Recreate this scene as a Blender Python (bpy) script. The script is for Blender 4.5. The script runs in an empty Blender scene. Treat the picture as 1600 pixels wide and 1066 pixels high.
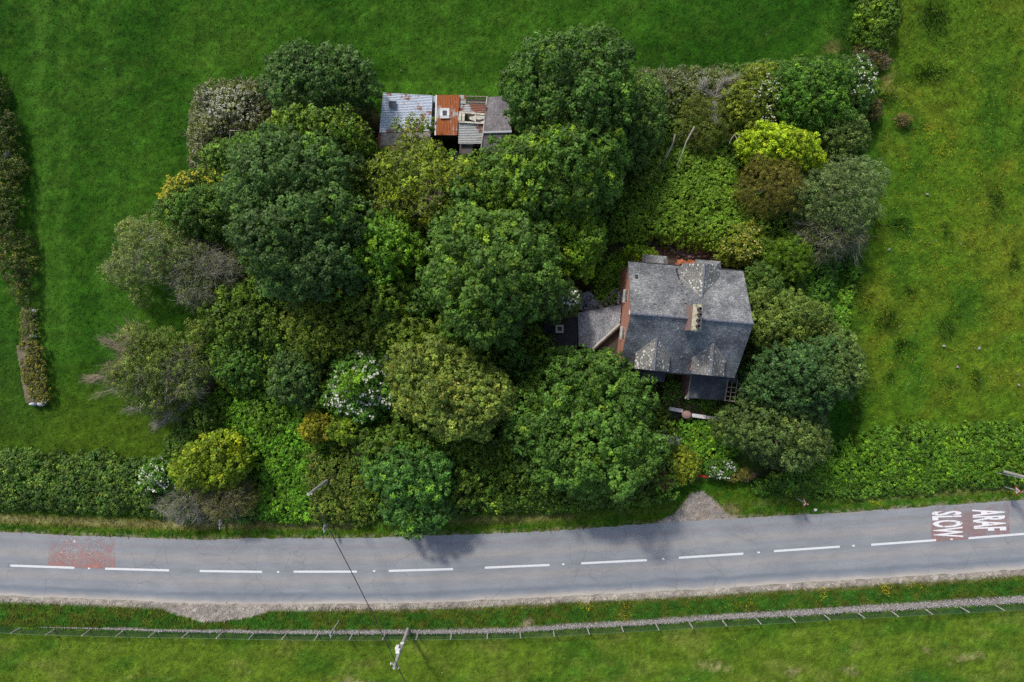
import bpy, math, random
import numpy as np
from mathutils import Vector

# ------------------------------------------------------------------ camera, world, sun, exposure
scn = bpy.context.scene
COL = scn.collection
H = 65.0                       # drone height
FPX = 16.41 * H                # focal length in photo pixels (1600 wide)
cam_d = bpy.data.cameras.new('camera'); cam_d.sensor_width = 36.0
cam_d.lens = 36.0 * FPX / 1600.0
cam_d.clip_start = 1.0; cam_d.clip_end = 3000.0
cam = bpy.data.objects.new('camera', cam_d); COL.objects.link(cam)
cam.location = (0, 0, H); cam.rotation_euler = (0, 0, 0)
scn.camera = cam

SUN_EL = math.radians(45.5)
SDX, SDY = 0.50, -0.866        # where shadows fall on the ground
world = bpy.data.worlds.new("World"); scn.world = world; world.use_nodes = True
wn = world.node_tree; wn.nodes.clear()
sky = wn.nodes.new('ShaderNodeTexSky'); sky.sky_type = 'NISHITA'; sky.sun_disc = False
sky.sun_elevation = SUN_EL
sky.sun_rotation = math.atan2(-SDX, -SDY)
sky.air_density = 1.0; sky.dust_density = 2.5; sky.ozone_density = 1.0
bgn = wn.nodes.new('ShaderNodeBackground'); bgn.inputs['Strength'].default_value = 0.15
won = wn.nodes.new('ShaderNodeOutputWorld')
wn.links.new(sky.outputs[0], bgn.inputs[0]); wn.links.new(bgn.outputs[0], won.inputs[0])

sun_d = bpy.data.lights.new('sun', 'SUN'); sun_d.energy = 2.6; sun_d.angle = math.radians(5.0)
sun_d.color = (1.0, 0.955, 0.89)
sun = bpy.data.objects.new('sun', sun_d); COL.objects.link(sun)
sun.location = (-40, 60, 80)
sun.rotation_euler = Vector((SDX * math.cos(SUN_EL), SDY * math.cos(SUN_EL), -math.sin(SUN_EL))).to_track_quat('-Z', 'Y').to_euler()

scn.view_settings.view_transform = 'Standard'
scn.view_settings.look = 'None'
scn.view_settings.exposure = 0.10
scn.view_settings.gamma = 1.0
scn.cycles.use_denoising = False
scn.cycles.max_bounces = 6
scn.cycles.diffuse_bounces = 3
scn.cycles.transparent_max_bounces = 6

# ------------------------------------------------------------------ helpers
def P(px, py, z=0.0):
    """photo pixel -> world point at height z"""
    k = (H - z) / FPX
    return ((px - 800.0) * k, (533.0 - py) * k, z)

def W2P(x, y, z=0.0):
    k = FPX / (H - z)
    return 800.0 + x * k, 533.0 - y * k

def tag(o, label=None, cat=None, group=None, kind=None):
    if label: o['label'] = label
    if cat: o['category'] = cat
    if group: o['group'] = group
    if kind: o['kind'] = kind
    return o

def empty(name, label, cat, loc, group=None, rotz=0.0):
    o = bpy.data.objects.new(name, None); COL.objects.link(o)
    o.location = loc; o.rotation_euler = (0, 0, rotz); o.empty_display_size = 0.3
    return tag(o, label, cat, group)

def link(name, me, mats, parent=None, origin=None):
    """me holds world coordinates; origin or the parent's location becomes the object's origin"""
    for m in (mats if isinstance(mats, (list, tuple)) else [mats]):
        me.materials.append(m)
    o = bpy.data.objects.new(name, me); COL.objects.link(o)
    if parent is not None:
        o.parent = parent
        p = parent; off = Vector((0, 0, 0))
        while p is not None:
            off += Vector(p.location); p = p.parent
        me.transform(__import__('mathutils').Matrix.Translation(-off))
    elif origin is not None:
        me.transform(__import__('mathutils').Matrix.Translation(-Vector(origin)))
        o.location = origin
    return o

def auto_uv(me):
    """planar uv in metres: u horizontal in the face, v up the slope"""
    n = len(me.loops)
    if n == 0: return
    uv = me.uv_layers.new(name='UVMap')
    co = np.empty(len(me.vertices) * 3); me.vertices.foreach_get('co', co); co = co.reshape(-1, 3)
    vi = np.empty(n, dtype=np.int32); me.loops.foreach_get('vertex_index', vi)
    out = np.zeros((n, 2))
    for f in me.polygons:
        nn = np.array(f.normal)
        h = np.array([-nn[1], nn[0], 0.0]); l = np.linalg.norm(h)
        t = h / l if l > 1e-3 else np.array([1.0, 0, 0])
        b = np.cross(nn, t)
        li = np.arange(f.loop_start, f.loop_start + f.loop_total)
        pts = co[vi[li]]
        out[li, 0] = pts @ t; out[li, 1] = pts @ b
    uv.data.foreach_set('uv', out.ravel())

class MB:
    """collects shapes (world coordinates) into one mesh"""
    def __init__(s): s.v = []; s.f = []
    def add(s, vs, fs):
        k = len(s.v); s.v += [tuple(v) for v in vs]; s.f += [tuple(i + k for i in f) for f in fs]; return s
    def prism(s, pts, z0, z1):
        """pts: list of (x,y); z0/z1 scalars or per-point lists"""
        n = len(pts)
        a = sum(pts[i][0] * pts[(i + 1) % n][1] - pts[(i + 1) % n][0] * pts[i][1] for i in range(n))
        z0 = [z0] * n if not hasattr(z0, '__len__') else list(z0)
        z1 = [z1] * n if not hasattr(z1, '__len__') else list(z1)
        pts = list(pts)
        if a < 0: pts = pts[::-1]; z0 = z0[::-1]; z1 = z1[::-1]
        vs = [(p[0], p[1], z0[i]) for i, p in enumerate(pts)] + [(p[0], p[1], z1[i]) for i, p in enumerate(pts)]
        fs = [tuple(range(n - 1, -1, -1)), tuple(range(n, 2 * n))] + [(i, (i + 1) % n, n + (i + 1) % n, n + i) for i in range(n)]
        return s.add(vs, fs)
    def box(s, c, sz, ang=0.0):
        ca, sa = math.cos(ang), math.sin(ang)
        pts = [(c[0] + dx * ca - dy * sa, c[1] + dx * sa + dy * ca) for dx, dy in
               ((-sz[0] / 2, -sz[1] / 2), (sz[0] / 2, -sz[1] / 2), (sz[0] / 2, sz[1] / 2), (-sz[0] / 2, sz[1] / 2))]
        return s.prism(pts, c[2], c[2] + sz[2])
    def slab(s, quad, th):
        """sloped sheet: 3-d points (ccw from above), thickness downwards"""
        n = len(quad)
        q = [Vector(p) for p in quad]
        nr = (q[1] - q[0]).cross(q[2] - q[0]).normalized()
        if nr.z < 0: q = q[::-1]; nr = -nr
        lo = [p - nr * th for p in q]
        vs = lo + q
        fs = [tuple(range(n - 1, -1, -1)), tuple(range(n, 2 * n))] + [(i, (i + 1) % n, n + (i + 1) % n, n + i) for i in range(n)]
        return s.add(vs, fs)
    def tube(s, pts, rad, sides=6, cap=True):
        pts = [Vector(p) for p in pts]; n = len(pts)
        rad = rad if hasattr(rad, '__len__') else [rad] * n
        k = len(s.v)
        for i, p in enumerate(pts):
            d = (pts[min(i + 1, n - 1)] - pts[max(i - 1, 0)]).normalized()
            a = Vector((0, 0, 1)) if abs(d.z) < 0.9 else Vector((1, 0, 0))
            u = d.cross(a).normalized(); w = d.cross(u)
            for j in range(sides):
                t = 2 * math.pi * j / sides
                s.v.append(tuple(p + (u * math.cos(t) + w * math.sin(t)) * rad[i]))
        for i in range(n - 1):
            for j in range(sides):
                j2 = (j + 1) % sides
                s.f.append((k + i * sides + j, k + (i + 1) * sides + j, k + (i + 1) * sides + j2, k + i * sides + j2))
        if cap:
            s.f.append(tuple(k + j for j in range(sides)))
            s.f.append(tuple(k + (n - 1) * sides + j for j in range(sides - 1, -1, -1)))
        return s
    def mesh(s, name='mesh', uv=True):
        me = bpy.data.meshes.new(name); me.from_pydata(s.v, [], s.f); me.update()
        if uv: auto_uv(me)
        return me
    def build(s, name, mat, parent=None, origin=None, bevel=0.0):
        o = link(name, s.mesh(name), mat, parent, origin)
        if bevel > 0:
            b = o.modifiers.new('bevel', 'BEVEL'); b.width = bevel; b.segments = 2; b.limit_method = 'ANGLE'
        return o

def np_mesh(name, verts, nper, cols=None):
    """verts (N*nper,3): one n-gon per nper verts; cols (N,3) or (N*nper,3)"""
    me = bpy.data.meshes.new(name)
    nv = len(verts); nf = nv // nper
    me.vertices.add(nv); me.vertices.foreach_set('co', np.asarray(verts, dtype=np.float32).ravel())
    me.loops.add(nv); me.loops.foreach_set('vertex_index', np.arange(nv, dtype=np.int32))
    me.polygons.add(nf)
    me.polygons.foreach_set('loop_start', np.arange(0, nv, nper, dtype=np.int32))
    me.polygons.foreach_set('loop_total', np.full(nf, nper, dtype=np.int32))
    me.update(calc_edges=True)
    if cols is not None:
        if len(cols) == nf: cols = np.repeat(cols, nper, axis=0)
        c4 = np.ones((nv, 4), dtype=np.float32); c4[:, :3] = np.clip(cols, 0, 1)
        at = me.color_attributes.new('Col', 'FLOAT_COLOR', 'POINT')
        at.data.foreach_set('color', c4.ravel())
    return me

def vnoise(x, y, seed=0):
    x = np.asarray(x, dtype=np.float64) + seed * 17.31; y = np.asarray(y, dtype=np.float64) - seed * 9.77
    xi = np.floor(x).astype(np.int64); yi = np.floor(y).astype(np.int64)
    xf = x - xi; yf = y - yi
    xf = xf * xf * (3 - 2 * xf); yf = yf * yf * (3 - 2 * yf)
    def h(a, b):
        n = (a * 374761393 + b * 668265263 + seed * 1442695) & 0x7fffffff
        n = ((n ^ (n >> 13)) * 1274126177) & 0x7fffffff
        return ((n ^ (n >> 16)) & 0xffff) / 65535.0
    return (h(xi, yi) * (1 - xf) + h(xi + 1, yi) * xf) * (1 - yf) + (h(xi, yi + 1) * (1 - xf) + h(xi + 1, yi + 1) * xf) * yf

def fbm(x, y, seed=0, octv=4):
    s = 0; a = 0.5; t = 0
    for i in range(octv):
        s = s + a * vnoise(x * 2 ** i, y * 2 ** i, seed + i * 7); t += a; a *= 0.5
    return s / t

def inpoly(x, y, poly):
    x = np.asarray(x); y = np.asarray(y); r = np.zeros(x.shape, dtype=bool)
    n = len(poly); j = n - 1
    for i in range(n):
        xi, yi = poly[i]; xj, yj = poly[j]
        if yi != yj:
            c = ((yi > y) != (yj > y)) & (x < (xj - xi) * (y - yi) / (yj - yi) + xi)
            r ^= c
        j = i
    return r

def polydist(x, y, poly, closed=True):
    d = np.full(np.shape(x), 1e9); n = len(poly)
    for i in range(n if closed else n - 1):
        ax, ay = poly[i]; bx, by = poly[(i + 1) % n]
        vx, vy = bx - ax, by - ay; L = vx * vx + vy * vy + 1e-9
        t = np.clip(((x - ax) * vx + (y - ay) * vy) / L, 0, 1)
        d = np.minimum(d, np.hypot(x - ax - t * vx, y - ay - t * vy))
    return d

def interp_poly(line):
    xs = [p[0] for p in line]; ys = [p[1] for p in line]
    return lambda x: np.interp(x, xs, ys)

# ------------------------------------------------------------------ materials
def new_mat(name):
    m = bpy.data.materials.new(name); m.use_nodes = True
    nt = m.node_tree; b = nt.nodes['Principled BSDF']; b.inputs['Roughness'].default_value = 0.85
    return m, nt, b

def rgb(c): return (c[0], c[1], c[2], 1.0)

def node(nt, typ, **kw):
    n = nt.nodes.new(typ)
    for k, v in kw.items():
        if k.startswith('_'): setattr(n, k[1:], v)
        else: n.inputs[k].default_value = v
    return n

def mix(nt, fac, a, b, blend='MIX'):
    m = nt.nodes.new('ShaderNodeMix'); m.data_type = 'RGBA'; m.blend_type = blend
    for i, s in ((0, fac), (6, a), (7, b)):
        if hasattr(s, 'is_linked') or hasattr(s, 'links'): nt.links.new(s, m.inputs[i])
        elif i == 0: m.inputs[0].default_value = s
        else: m.inputs[i].default_value = rgb(s)
    return m.outputs[2]

def ramp(nt, fac, lo, hi, ease='LINEAR'):
    r = nt.nodes.new('ShaderNodeMapRange'); r.interpolation_type = 'SMOOTHSTEP'
    nt.links.new(fac, r.inputs['Value']); r.inputs['From Min'].default_value = lo; r.inputs['From Max'].default_value = hi
    return r.outputs[0]

def noise(nt, coord, scale, detail=4.0, rough=0.6, dist=0.0):
    n = nt.nodes.new('ShaderNodeTexNoise'); n.inputs['Scale'].default_value = scale
    n.inputs['Detail'].default_value = detail; n.inputs['Roughness'].default_value = rough
    n.inputs['Distortion'].default_value = dist
    nt.links.new(coord, n.inputs['Vector']); return n.outputs['Fac']

def bump(nt, bsdf, h, strength=0.4, dist=0.05):
    b = nt.nodes.new('ShaderNodeBump'); b.inputs['Strength'].default_value = strength; b.inputs['Distance'].default_value = dist
    nt.links.new(h, b.inputs['Height']); nt.links.new(b.outputs[0], bsdf.inputs['Normal'])

def objco(nt):
    g = nt.nodes.new('ShaderNodeNewGeometry'); return g.outputs['Position']

def m_noise(name, c1, c2, scale=3.0, rough=0.85, bs=0.3, c3=None, s3=20.0):
    m, nt, b = new_mat(name); co = objco(nt)
    n = noise(nt, co, scale, 5)
    c = mix(nt, ramp(nt, n, 0.35, 0.65), c1, c2)
    n2 = noise(nt, co, s3, 3)
    if c3 is not None: c = mix(nt, ramp(nt, n2, 0.52, 0.66), c, c3)
    nt.links.new(c, b.inputs['Base Color']); b.inputs['Roughness'].default_value = rough
    if bs: bump(nt, b, n2, bs, 0.02)
    return m

def m_foliage(name, trans=0.22, rough=0.52, sheen=0.0):
    m, nt, b = new_mat(name)
    a = nt.nodes.new('ShaderNodeAttribute'); a.attribute_name = 'Col'
    nt.links.new(a.outputs['Color'], b.inputs['Base Color']); b.inputs['Roughness'].default_value = rough
    b.inputs['Specular IOR Level'].default_value = 0.30
    if trans > 0:
        t = nt.nodes.new('ShaderNodeBsdfTranslucent'); nt.links.new(a.outputs['Color'], t.inputs['Color'])
        mx = nt.nodes.new('ShaderNodeMixShader'); mx.inputs[0].default_value = trans
        out = nt.nodes['Material Output']
        nt.links.new(b.outputs[0], mx.inputs[1]); nt.links.new(t.outputs[0], mx.inputs[2]); nt.links.new(mx.outputs[0], out.inputs[0])
    return m

def m_slate(name, c1, c2, course=0.2, lichen=0.35, moss=0.0, lseed=0.0, light_scale=0.5):
    m, nt, b = new_mat(name)
    uv = nt.nodes.new('ShaderNodeUVMap').outputs[0]; pos = objco(nt)
    br = nt.nodes.new('ShaderNodeTexBrick'); nt.links.new(uv, br.inputs['Vector'])
    br.inputs['Scale'].default_value = 1.0; br.inputs['Brick Width'].default_value = 0.26; br.inputs['Row Height'].default_value = course
    br.inputs['Mortar Size'].default_value = 0.014; br.inputs['Mortar Smooth'].default_value = 0.4
    br.inputs['Color1'].default_value = rgb(c1); br.inputs['Color2'].default_value = rgb(c2)
    br.inputs['Mortar'].default_value = rgb([v * 0.45 for v in c1]); br.inputs['Bias'].default_value = 0.0
    n = noise(nt, pos, light_scale, 6, 0.65)
    c = mix(nt, ramp(nt, n, 0.3, 0.7), (0.55, 0.56, 0.60), (1.6, 1.6, 1.55))
    c = mix(nt, 1.0, br.outputs['Color'], c, 'MULTIPLY')
    st = nt.nodes.new('ShaderNodeMapping'); st.inputs['Scale'].default_value = (3.2, 0.35, 1); nt.links.new(uv, st.inputs['Vector'])
    ns = noise(nt, st.outputs[0], 1.2, 5, 0.7)
    c = mix(nt, ramp(nt, ns, 0.58, 0.8), c, (0.30, 0.31, 0.32))
    fine = noise(nt, pos, 9.0, 3, 0.7)
    c = mix(nt, 1.0, c, mix(nt, ramp(nt, fine, .3, .7), (0.5, 0.5, 0.5), (1.55, 1.55, 1.5)), 'MULTIPLY')
    if moss > 0:
        mo = noise(nt, pos, 1.1, 6, 0.7)
        c = mix(nt, ramp(nt, mo, 0.72 - moss, 0.80 - moss * 0.5), c, (0.06, 0.075, 0.03))
    if lichen > 0:
        mp = nt.nodes.new('ShaderNodeMapping'); mp.inputs['Location'].default_value = (lseed, lseed * 2, 0); nt.links.new(pos, mp.inputs['Vector'])
        v = nt.nodes.new('ShaderNodeTexVoronoi'); v.inputs['Scale'].default_value = 3.4; nt.links.new(mp.outputs[0], v.inputs['Vector'])
        big = noise(nt, mp.outputs[0], 0.55, 2)
        wob = noise(nt, pos, 14.0, 2)
        ad = nt.nodes.new('ShaderNodeMath'); ad.operation = 'MULTIPLY_ADD'; ad.inputs[1].default_value = 0.16; nt.links.new(wob, ad.inputs[0]); nt.links.new(v.outputs['Distance'], ad.inputs[2])
        thr = nt.nodes.new('ShaderNodeMath'); thr.operation = 'MULTIPLY_ADD'; thr.inputs[1].default_value = 0.75; thr.inputs[2].default_value = lichen - 0.46
        nt.links.new(big, thr.inputs[0])
        cp = nt.nodes.new('ShaderNodeMath'); cp.operation = 'LESS_THAN'; nt.links.new(ad.outputs[0], cp.inputs[0]); nt.links.new(thr.outputs[0], cp.inputs[1])
        c = mix(nt, cp.outputs[0], c, (0.58, 0.59, 0.53))
    nt.links.new(c, b.inputs['Base Color']); b.inputs['Roughness'].default_value = 0.6
    bump(nt, b, br.outputs['Fac'], -0.5, 0.02)
    return m

def m_brick(name, c1, c2, mortar):
    m, nt, b = new_mat(name)
    uv = nt.nodes.new('ShaderNodeUVMap').outputs[0]; pos = objco(nt)
    br = nt.nodes.new('ShaderNodeTexBrick'); nt.links.new(uv, br.inputs['Vector'])
    br.inputs['Scale'].default_value = 1.0; br.inputs['Brick Width'].default_value = 0.225; br.inputs['Row Height'].default_value = 0.075
    br.inputs['Mortar Size'].default_value = 0.008
    br.inputs['Color1'].default_value = rgb(c1); br.inputs['Color2'].default_value = rgb(c2); br.inputs['Mortar'].default_value = rgb(mortar)
    n = noise(nt, pos, 1.3, 5)
    c = mix(nt, 1.0, br.outputs['Color'], mix(nt, n, (0.7, 0.68, 0.66), (1.25, 1.25, 1.25)), 'MULTIPLY')
    nt.links.new(c, b.inputs['Base Color']); bump(nt, b, br.outputs['Fac'], -0.4, 0.01)
    return m

def m_sheet(name, base, base2, rust, amount, seed=0.0, rough=0.5):
    """painted or galvanised sheet with ragged rust patches and run streaks"""
    m, nt, b = new_mat(name)
    uv = nt.nodes.new('ShaderNodeUVMap').outputs[0]
    mp = nt.nodes.new('ShaderNodeMapping'); mp.inputs['Location'].default_value = (seed, seed * 1.7, 0); nt.links.new(uv, mp.inputs['Vector'])
    n = noise(nt, mp.outputs[0], 0.55, 6, 0.62)
    sm = nt.nodes.new('ShaderNodeMapping'); sm.inputs['Scale'].default_value = (9.0, 0.8, 1); nt.links.new(mp.outputs[0], sm.inputs['Vector'])
    st = noise(nt, sm.outputs[0], 1.0, 4, 0.7)
    c = mix(nt, ramp(nt, st, 0.3, 0.7), base, base2)
    ad = nt.nodes.new('ShaderNodeMath'); ad.operation = 'MULTIPLY_ADD'; ad.inputs[1].default_value = 0.35
    nt.links.new(st, ad.inputs[0]); nt.links.new(n, ad.inputs[2])
    f = ramp(nt, ad.outputs[0], 0.92 - amount, 0.98 - amount)
    r2 = mix(nt, noise(nt, mp.outputs[0], 3.0, 4), rust, [v * 0.55 for v in rust])
    c = mix(nt, f, c, r2)
    nt.links.new(c, b.inputs['Base Color']); b.inputs['Roughness'].default_value = rough
    return m

FOL = m_foliage('foliage'); GRASSM = m_foliage('grass_blades', 0.15, 0.7)
FLOWER = m_foliage('petals', 0.2, 0.7)
BARK = m_noise('bark', (0.09, 0.07, 0.05), (0.16, 0.14, 0.11), 3.0)
TWIG = m_foliage('dry_twigs', 0.0, 0.9)
DEADWOOD = m_noise('dead_wood', (0.30, 0.27, 0.22), (0.42, 0.38, 0.32), 5.0)
TIMBER = m_noise('weathered_timber', (0.20, 0.17, 0.13), (0.34, 0.30, 0.24), 5.0)
DARKWOOD = m_noise('dark_timber', (0.05, 0.04, 0.035), (0.10, 0.085, 0.07), 4.0)
GALV = m_noise('galvanised_steel', (0.32, 0.34, 0.36), (0.42, 0.44, 0.46), 6.0, 0.45, 0.05)
WHITEP = m_noise('white_paint', (0.72, 0.72, 0.70), (0.80, 0.80, 0.78), 4.0, 0.5, 0.05)
BLACKP = m_noise('black_paint', (0.012, 0.012, 0.014), (0.03, 0.03, 0.034), 4.0, 0.5, 0.0)
REDP = m_noise('red_paint', (0.50, 0.025, 0.02), (0.42, 0.03, 0.025), 4.0, 0.5, 0.0)
NAVY = m_noise('navy_paint', (0.015, 0.025, 0.09), (0.02, 0.03, 0.12), 4.0, 0.5, 0.0)
BRICK = m_brick('red_brick', (0.72, 0.29, 0.19), (0.58, 0.22, 0.15), (0.50, 0.36, 0.30))
PINK = m_noise('pink_render', (0.36, 0.22, 0.19), (0.28, 0.18, 0.15), 2.5)
STONE = m_noise('pale_stone', (0.48, 0.46, 0.42), (0.30, 0.29, 0.26), 2.5, 0.9, 0.5)
WHITESTONE = m_noise('limewashed_stone', (0.74, 0.72, 0.72), (0.50, 0.48, 0.46), 3.0, 0.9, 0.5)
RUBBLE = m_noise('rubble_stone', (0.20, 0.19, 0.17), (0.33, 0.31, 0.28), 3.5, 0.9, 0.6)
SLATE_N = m_slate('slate_rear_slope', (0.150, 0.158, 0.175), (0.200, 0.208, 0.225), 0.2, 0.10, 0.0, 3.0)
SLATE_S = m_slate('slate_front_slope_shaded', (0.062, 0.070, 0.085), (0.095, 0.105, 0.122), 0.2, 0.20, 0.05, 9.0)  # roof slate with the front slope's shade put into its colour; assigned to nothing
SLATE_D = m_slate('slate_lichened', (0.125, 0.122, 0.115), (0.19, 0.185, 0.175), 0.2, 0.385, 0.06, 21.0)
SLATE_K = m_slate('slate_dark', (0.035, 0.040, 0.050), (0.055, 0.060, 0.072), 0.2, 0.0, 0.04, 5.0)
SLATE_O = m_slate('slate_outbuilding', (0.16, 0.17, 0.19), (0.25, 0.245, 0.26), 0.22, 0.16, 0.14, 31.0)
LEAD = m_noise('lead_flashing', (0.10, 0.105, 0.12), (0.16, 0.165, 0.18), 4.0, 0.5, 0.1)
RIDGE = m_noise('ridge_tile', (0.10, 0.11, 0.14), (0.17, 0.18, 0.21), 5.0, 0.6, 0.2)
GLASS_D = m_noise('old_window_glass', (0.05, 0.06, 0.07), (0.11, 0.12, 0.13), 1.5, 0.15, 0.0)

# ------------------------------------------------------------------ setting layout (photo pixels at ground level)
ROAD_TOP = [(-700, 760), (-300, 805), (0, 831), (100, 836), (200, 840), (300, 843), (345, 843), (400, 841), (540, 841), (600, 839.5), (735, 835), (860, 830), (930, 825), (1000, 819.5), (1060, 815), (1110, 812), (1150, 810), (1200, 807), (1300, 802), (1400, 795), (1500, 788), (1600, 781), (1900, 757), (2300, 715)]
ROAD_BOT = [(-700, 858), (-300, 905), (0, 931), (150, 936), (300, 943), (450, 944.5), (600, 943), (700, 941), (800, 936), (900, 931), (1000, 926), (1100, 921), (1200, 914), (1300, 908), (1400, 902), (1500, 896), (1600, 889), (1900, 866), (2300, 828)]
r_top, r_bot = interp_poly(ROAD_TOP), interp_poly(ROAD_BOT)
GRAVEL_LINE = [(-300, 962), (0, 977), (130, 981), (240, 985), (400, 988.5), (540, 989), (700, 988.5), (800, 986), (900, 980), (1000, 975), (1100, 968), (1200, 962.5), (1300, 956.5), (1400, 951), (1500, 945), (1600, 939.5), (1900, 922)]
g_line = interp_poly(GRAVEL_LINE)
LAYBY = [(190, 936), (215, 942), (250, 951), (275, 962), (310, 967), (370, 966), (400, 960), (425, 954), (455, 948), (490, 943), (400, 938)]
APRON = [(1018, 822), (1040, 811), (1058, 803), (1066, 790), (1080, 774), (1096, 770), (1112, 776), (1124, 788), (1134, 801), (1158, 811), (1110, 822)]
WOOD = [(310, 156), (410, 150), (590, 165), (600, 200), (750, 200), (810, 160), (1000, 125), (1330, 112), (1350, 140), (1335, 260), (1320, 400), (1300, 440), (1290, 520), (1300, 560), (1295, 650), (1270, 720), (1240, 748), (1120, 752), (1050, 765), (700, 805), (560, 815), (240, 800), (236, 740), (330, 650), (270, 560), (350, 480), (330, 430), (290, 330), (312, 250)]

PIX = 16.41
def ground_colour(px, py):
    px = np.asarray(px, dtype=float); py = np.asarray(py, dtype=float)
    wx = (fbm(px / 60, py / 60, 3) - 0.5); wy = (fbm(px / 60, py / 60, 8) - 0.5)
    x = px + wx * 40; y = py + wy * 40
    n1 = fbm(px / 90, py / 90, 11); n2 = fbm(px / 14, py / 10, 12); n3 = fbm(px / 4, py / 4, 13, 3)
    def mixc(c, d, m):
        m = np.clip(m, 0, 1)[..., None]; return c * (1 - m) + np.array(d) * m
    def blob(cx, cy, rx, ry, soft=0.5):
        r = np.hypot((x - cx) / rx, (y - cy) / ry); return np.clip((1 + soft - r) / (2 * soft), 0, 1)
    sm = lambda v, a, b: np.clip((v - a) / (b - a), 0, 1)
    c = np.zeros(px.shape + (3,)) + np.array([0.026, 0.105, 0.006])       # top pasture
    c = mixc(c, (0.050, 0.150, 0.012), sm(n1, 0.45, 0.8) * 0.8)
    c = mixc(c, (0.016, 0.075, 0.004), sm(1 - n1, 0.5, 0.75) * 0.7)
    c = mixc(c, (0.060, 0.150, 0.014), sm(fbm(px / 26, py / 17, 14, 4), .50, .76) * .35)
    c = mixc(c, (0.014, 0.060, 0.004), sm(fbm(px / 34, py / 20, 15, 4), .52, .76) * .32)
    # paler trampled bands on the left pasture
    for bx, wd, a in ((60, 14, .55), (95, 9, .4), (170, 22, .25)):
        c = mixc(c, (0.065, 0.19, 0.02), a * np.exp(-((x - bx) / wd) ** 2) * (py < 560))
    c = mixc(c, (0.060, 0.125, 0.008), sm(y, 560, 660) * (px < 420) * (py < 720) * 0.8)   # yellower towards the foot
    c = mixc(c, (0.022, 0.085, 0.008), blob(20, 600, 60, 110) * 0.5)
    # right meadow
    mead = sm(x, 1335 + np.where(py > 430, -15, 10), 1365 + np.where(py > 430, 0, 10)) * (py < 790)
    mc = np.zeros(px.shape + (3,)) + np.array([0.068, 0.150, 0.008])
    mc = mixc(mc, (0.12, 0.165, 0.012), sm(fbm(px / 55, py / 45, 21), 0.45, 0.75) * 0.75)
    mc = mixc(mc, (0.032, 0.110, 0.007), sm(fbm(px / 70, py / 90, 25), 0.5, 0.75) * 0.8)
    mc = mixc(mc, (0.050, 0.115, 0.007), sm(-y, -230, -60) * 0.5)
    for bx, by, rx, ry in ((1557, 312, 9, 22), (1420, 455, 8, 8), (1385, 505, 16, 16), (1478, 510, 10, 16), (1412, 542, 13, 12), (1480, 370, 8, 8), (1388, 592, 9, 8), (1480, 600, 10, 8), (1524, 590, 8, 15), (1585, 410, 8, 17), (1450, 115, 22, 14), (1380, 150, 14, 10), (1345, 590, 14, 30), (1360, 200, 14, 12), (1530, 395, 7, 6), (1396, 560, 6, 5), (1338, 635, 12, 26), (1460, 30, 20, 20), (1365, 335, 8, 30), (1405, 350, 18, 9)):
        mc = mixc(mc, (0.012, 0.050, 0.004), blob(bx, by, rx, ry, .9) * .65)
    mc = mixc(mc, (0.18, 0.17, 0.055), blob(1378, 120, 26, 14, .8) * 0.6 * (n2 > 0.42))
    c = c * (1 - mead[..., None]) + mc * mead[..., None]
    c = mixc(c, (0.19, 0.16, 0.07), blob(1305, 62, 18, 9) * 0.5)
    c = mixc(c, (0.014, 0.06, 0.005), blob(1325, 35, 16, 40) * 0.7)
    c = mixc(c, (0.055, 0.18, 0.014), (polydist(px, py, [(590, 138), (790, 140)], False) < 12) * 0.7)
    # verges
    vt = (py > r_top(px) - 60) & (py < r_top(px) + 20); vb = (py >= r_bot(px) - 10) & (py < g_line(px))
    c = mixc(c, (0.070, 0.165, 0.010), vt * 1.0 * (n1 > 0))
    c = mixc(c, (0.035, 0.125, 0.008), vt * sm(n2, 0.45, 0.6))
    dry = np.clip(1 - np.abs(py - (r_top(px) - 20 - 4 * n1)) / 11, 0, 1) * sm(np.where(px < 330, 1.0, np.where(px < 560, .75, np.where((px > 700) & (px < 900), .55, np.where(px > 1330, .5, .15)))) + n2 * .5 - .25, 0, 1)
    c = mixc(c, (0.30, 0.24, 0.11), dry * 0.75)
    edge_t = np.clip(1 - np.abs(py - r_top(px) + 2) / 5, 0, 1) * sm(n3, .45, .6) * 0.6
    c = mixc(c, (0.06, 0.14, 0.012), vb * 1.0)
    c = mixc(c, (0.032, 0.115, 0.012), vb * sm(n2, 0.42, 0.6))
    c = mixc(c, (0.10, 0.13, 0.02), vb * sm(1 - n2, 0.52, 0.7) * .6)
    c = mixc(c, (0.34, 0.27, 0.20), edge_t)
    # pale grit along the lower road edge and the lay-by
    d2 = py - r_bot(px)
    grit = np.clip(1 - np.abs(d2 - 4) / (6.5 + 3 * n2), 0, 1) * 1.6
    grit = np.maximum(grit, inpoly(x * .3 + px * .7, y * .3 + py * .7, LAYBY) * 1.0)
    grit = np.where(py > r_bot(px) - 8, grit, 0)
    c = mixc(c, (0.36, 0.32, 0.27), grit)
    c = mixc(c, (0.24, 0.16, 0.08), np.clip(1 - np.abs(d2 - 13) / 4, 0, 1) * sm(n2, .4, .6) * (px > 500) * .6)
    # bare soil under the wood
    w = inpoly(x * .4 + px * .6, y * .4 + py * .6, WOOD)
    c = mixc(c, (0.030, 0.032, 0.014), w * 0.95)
    c = mixc(c, (0.13, 0.09, 0.07), w * blob(1070, 393, 110, 14) * .9)
    c = mixc(c, (0.21, 0.15, 0.12), w * np.maximum(blob(1090, 636, 34, 9), blob(1052, 622, 14, 16)) * .95)
    c = mixc(c, (0.06, 0.15, 0.02), w * np.maximum(blob(1110, 700, 60, 60), blob(955, 440, 26, 36)))
    # lower field
    lf = py >= g_line(px) + 4
    lc = np.zeros(px.shape + (3,)) + np.array([0.086, 0.160, 0.012])
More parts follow.
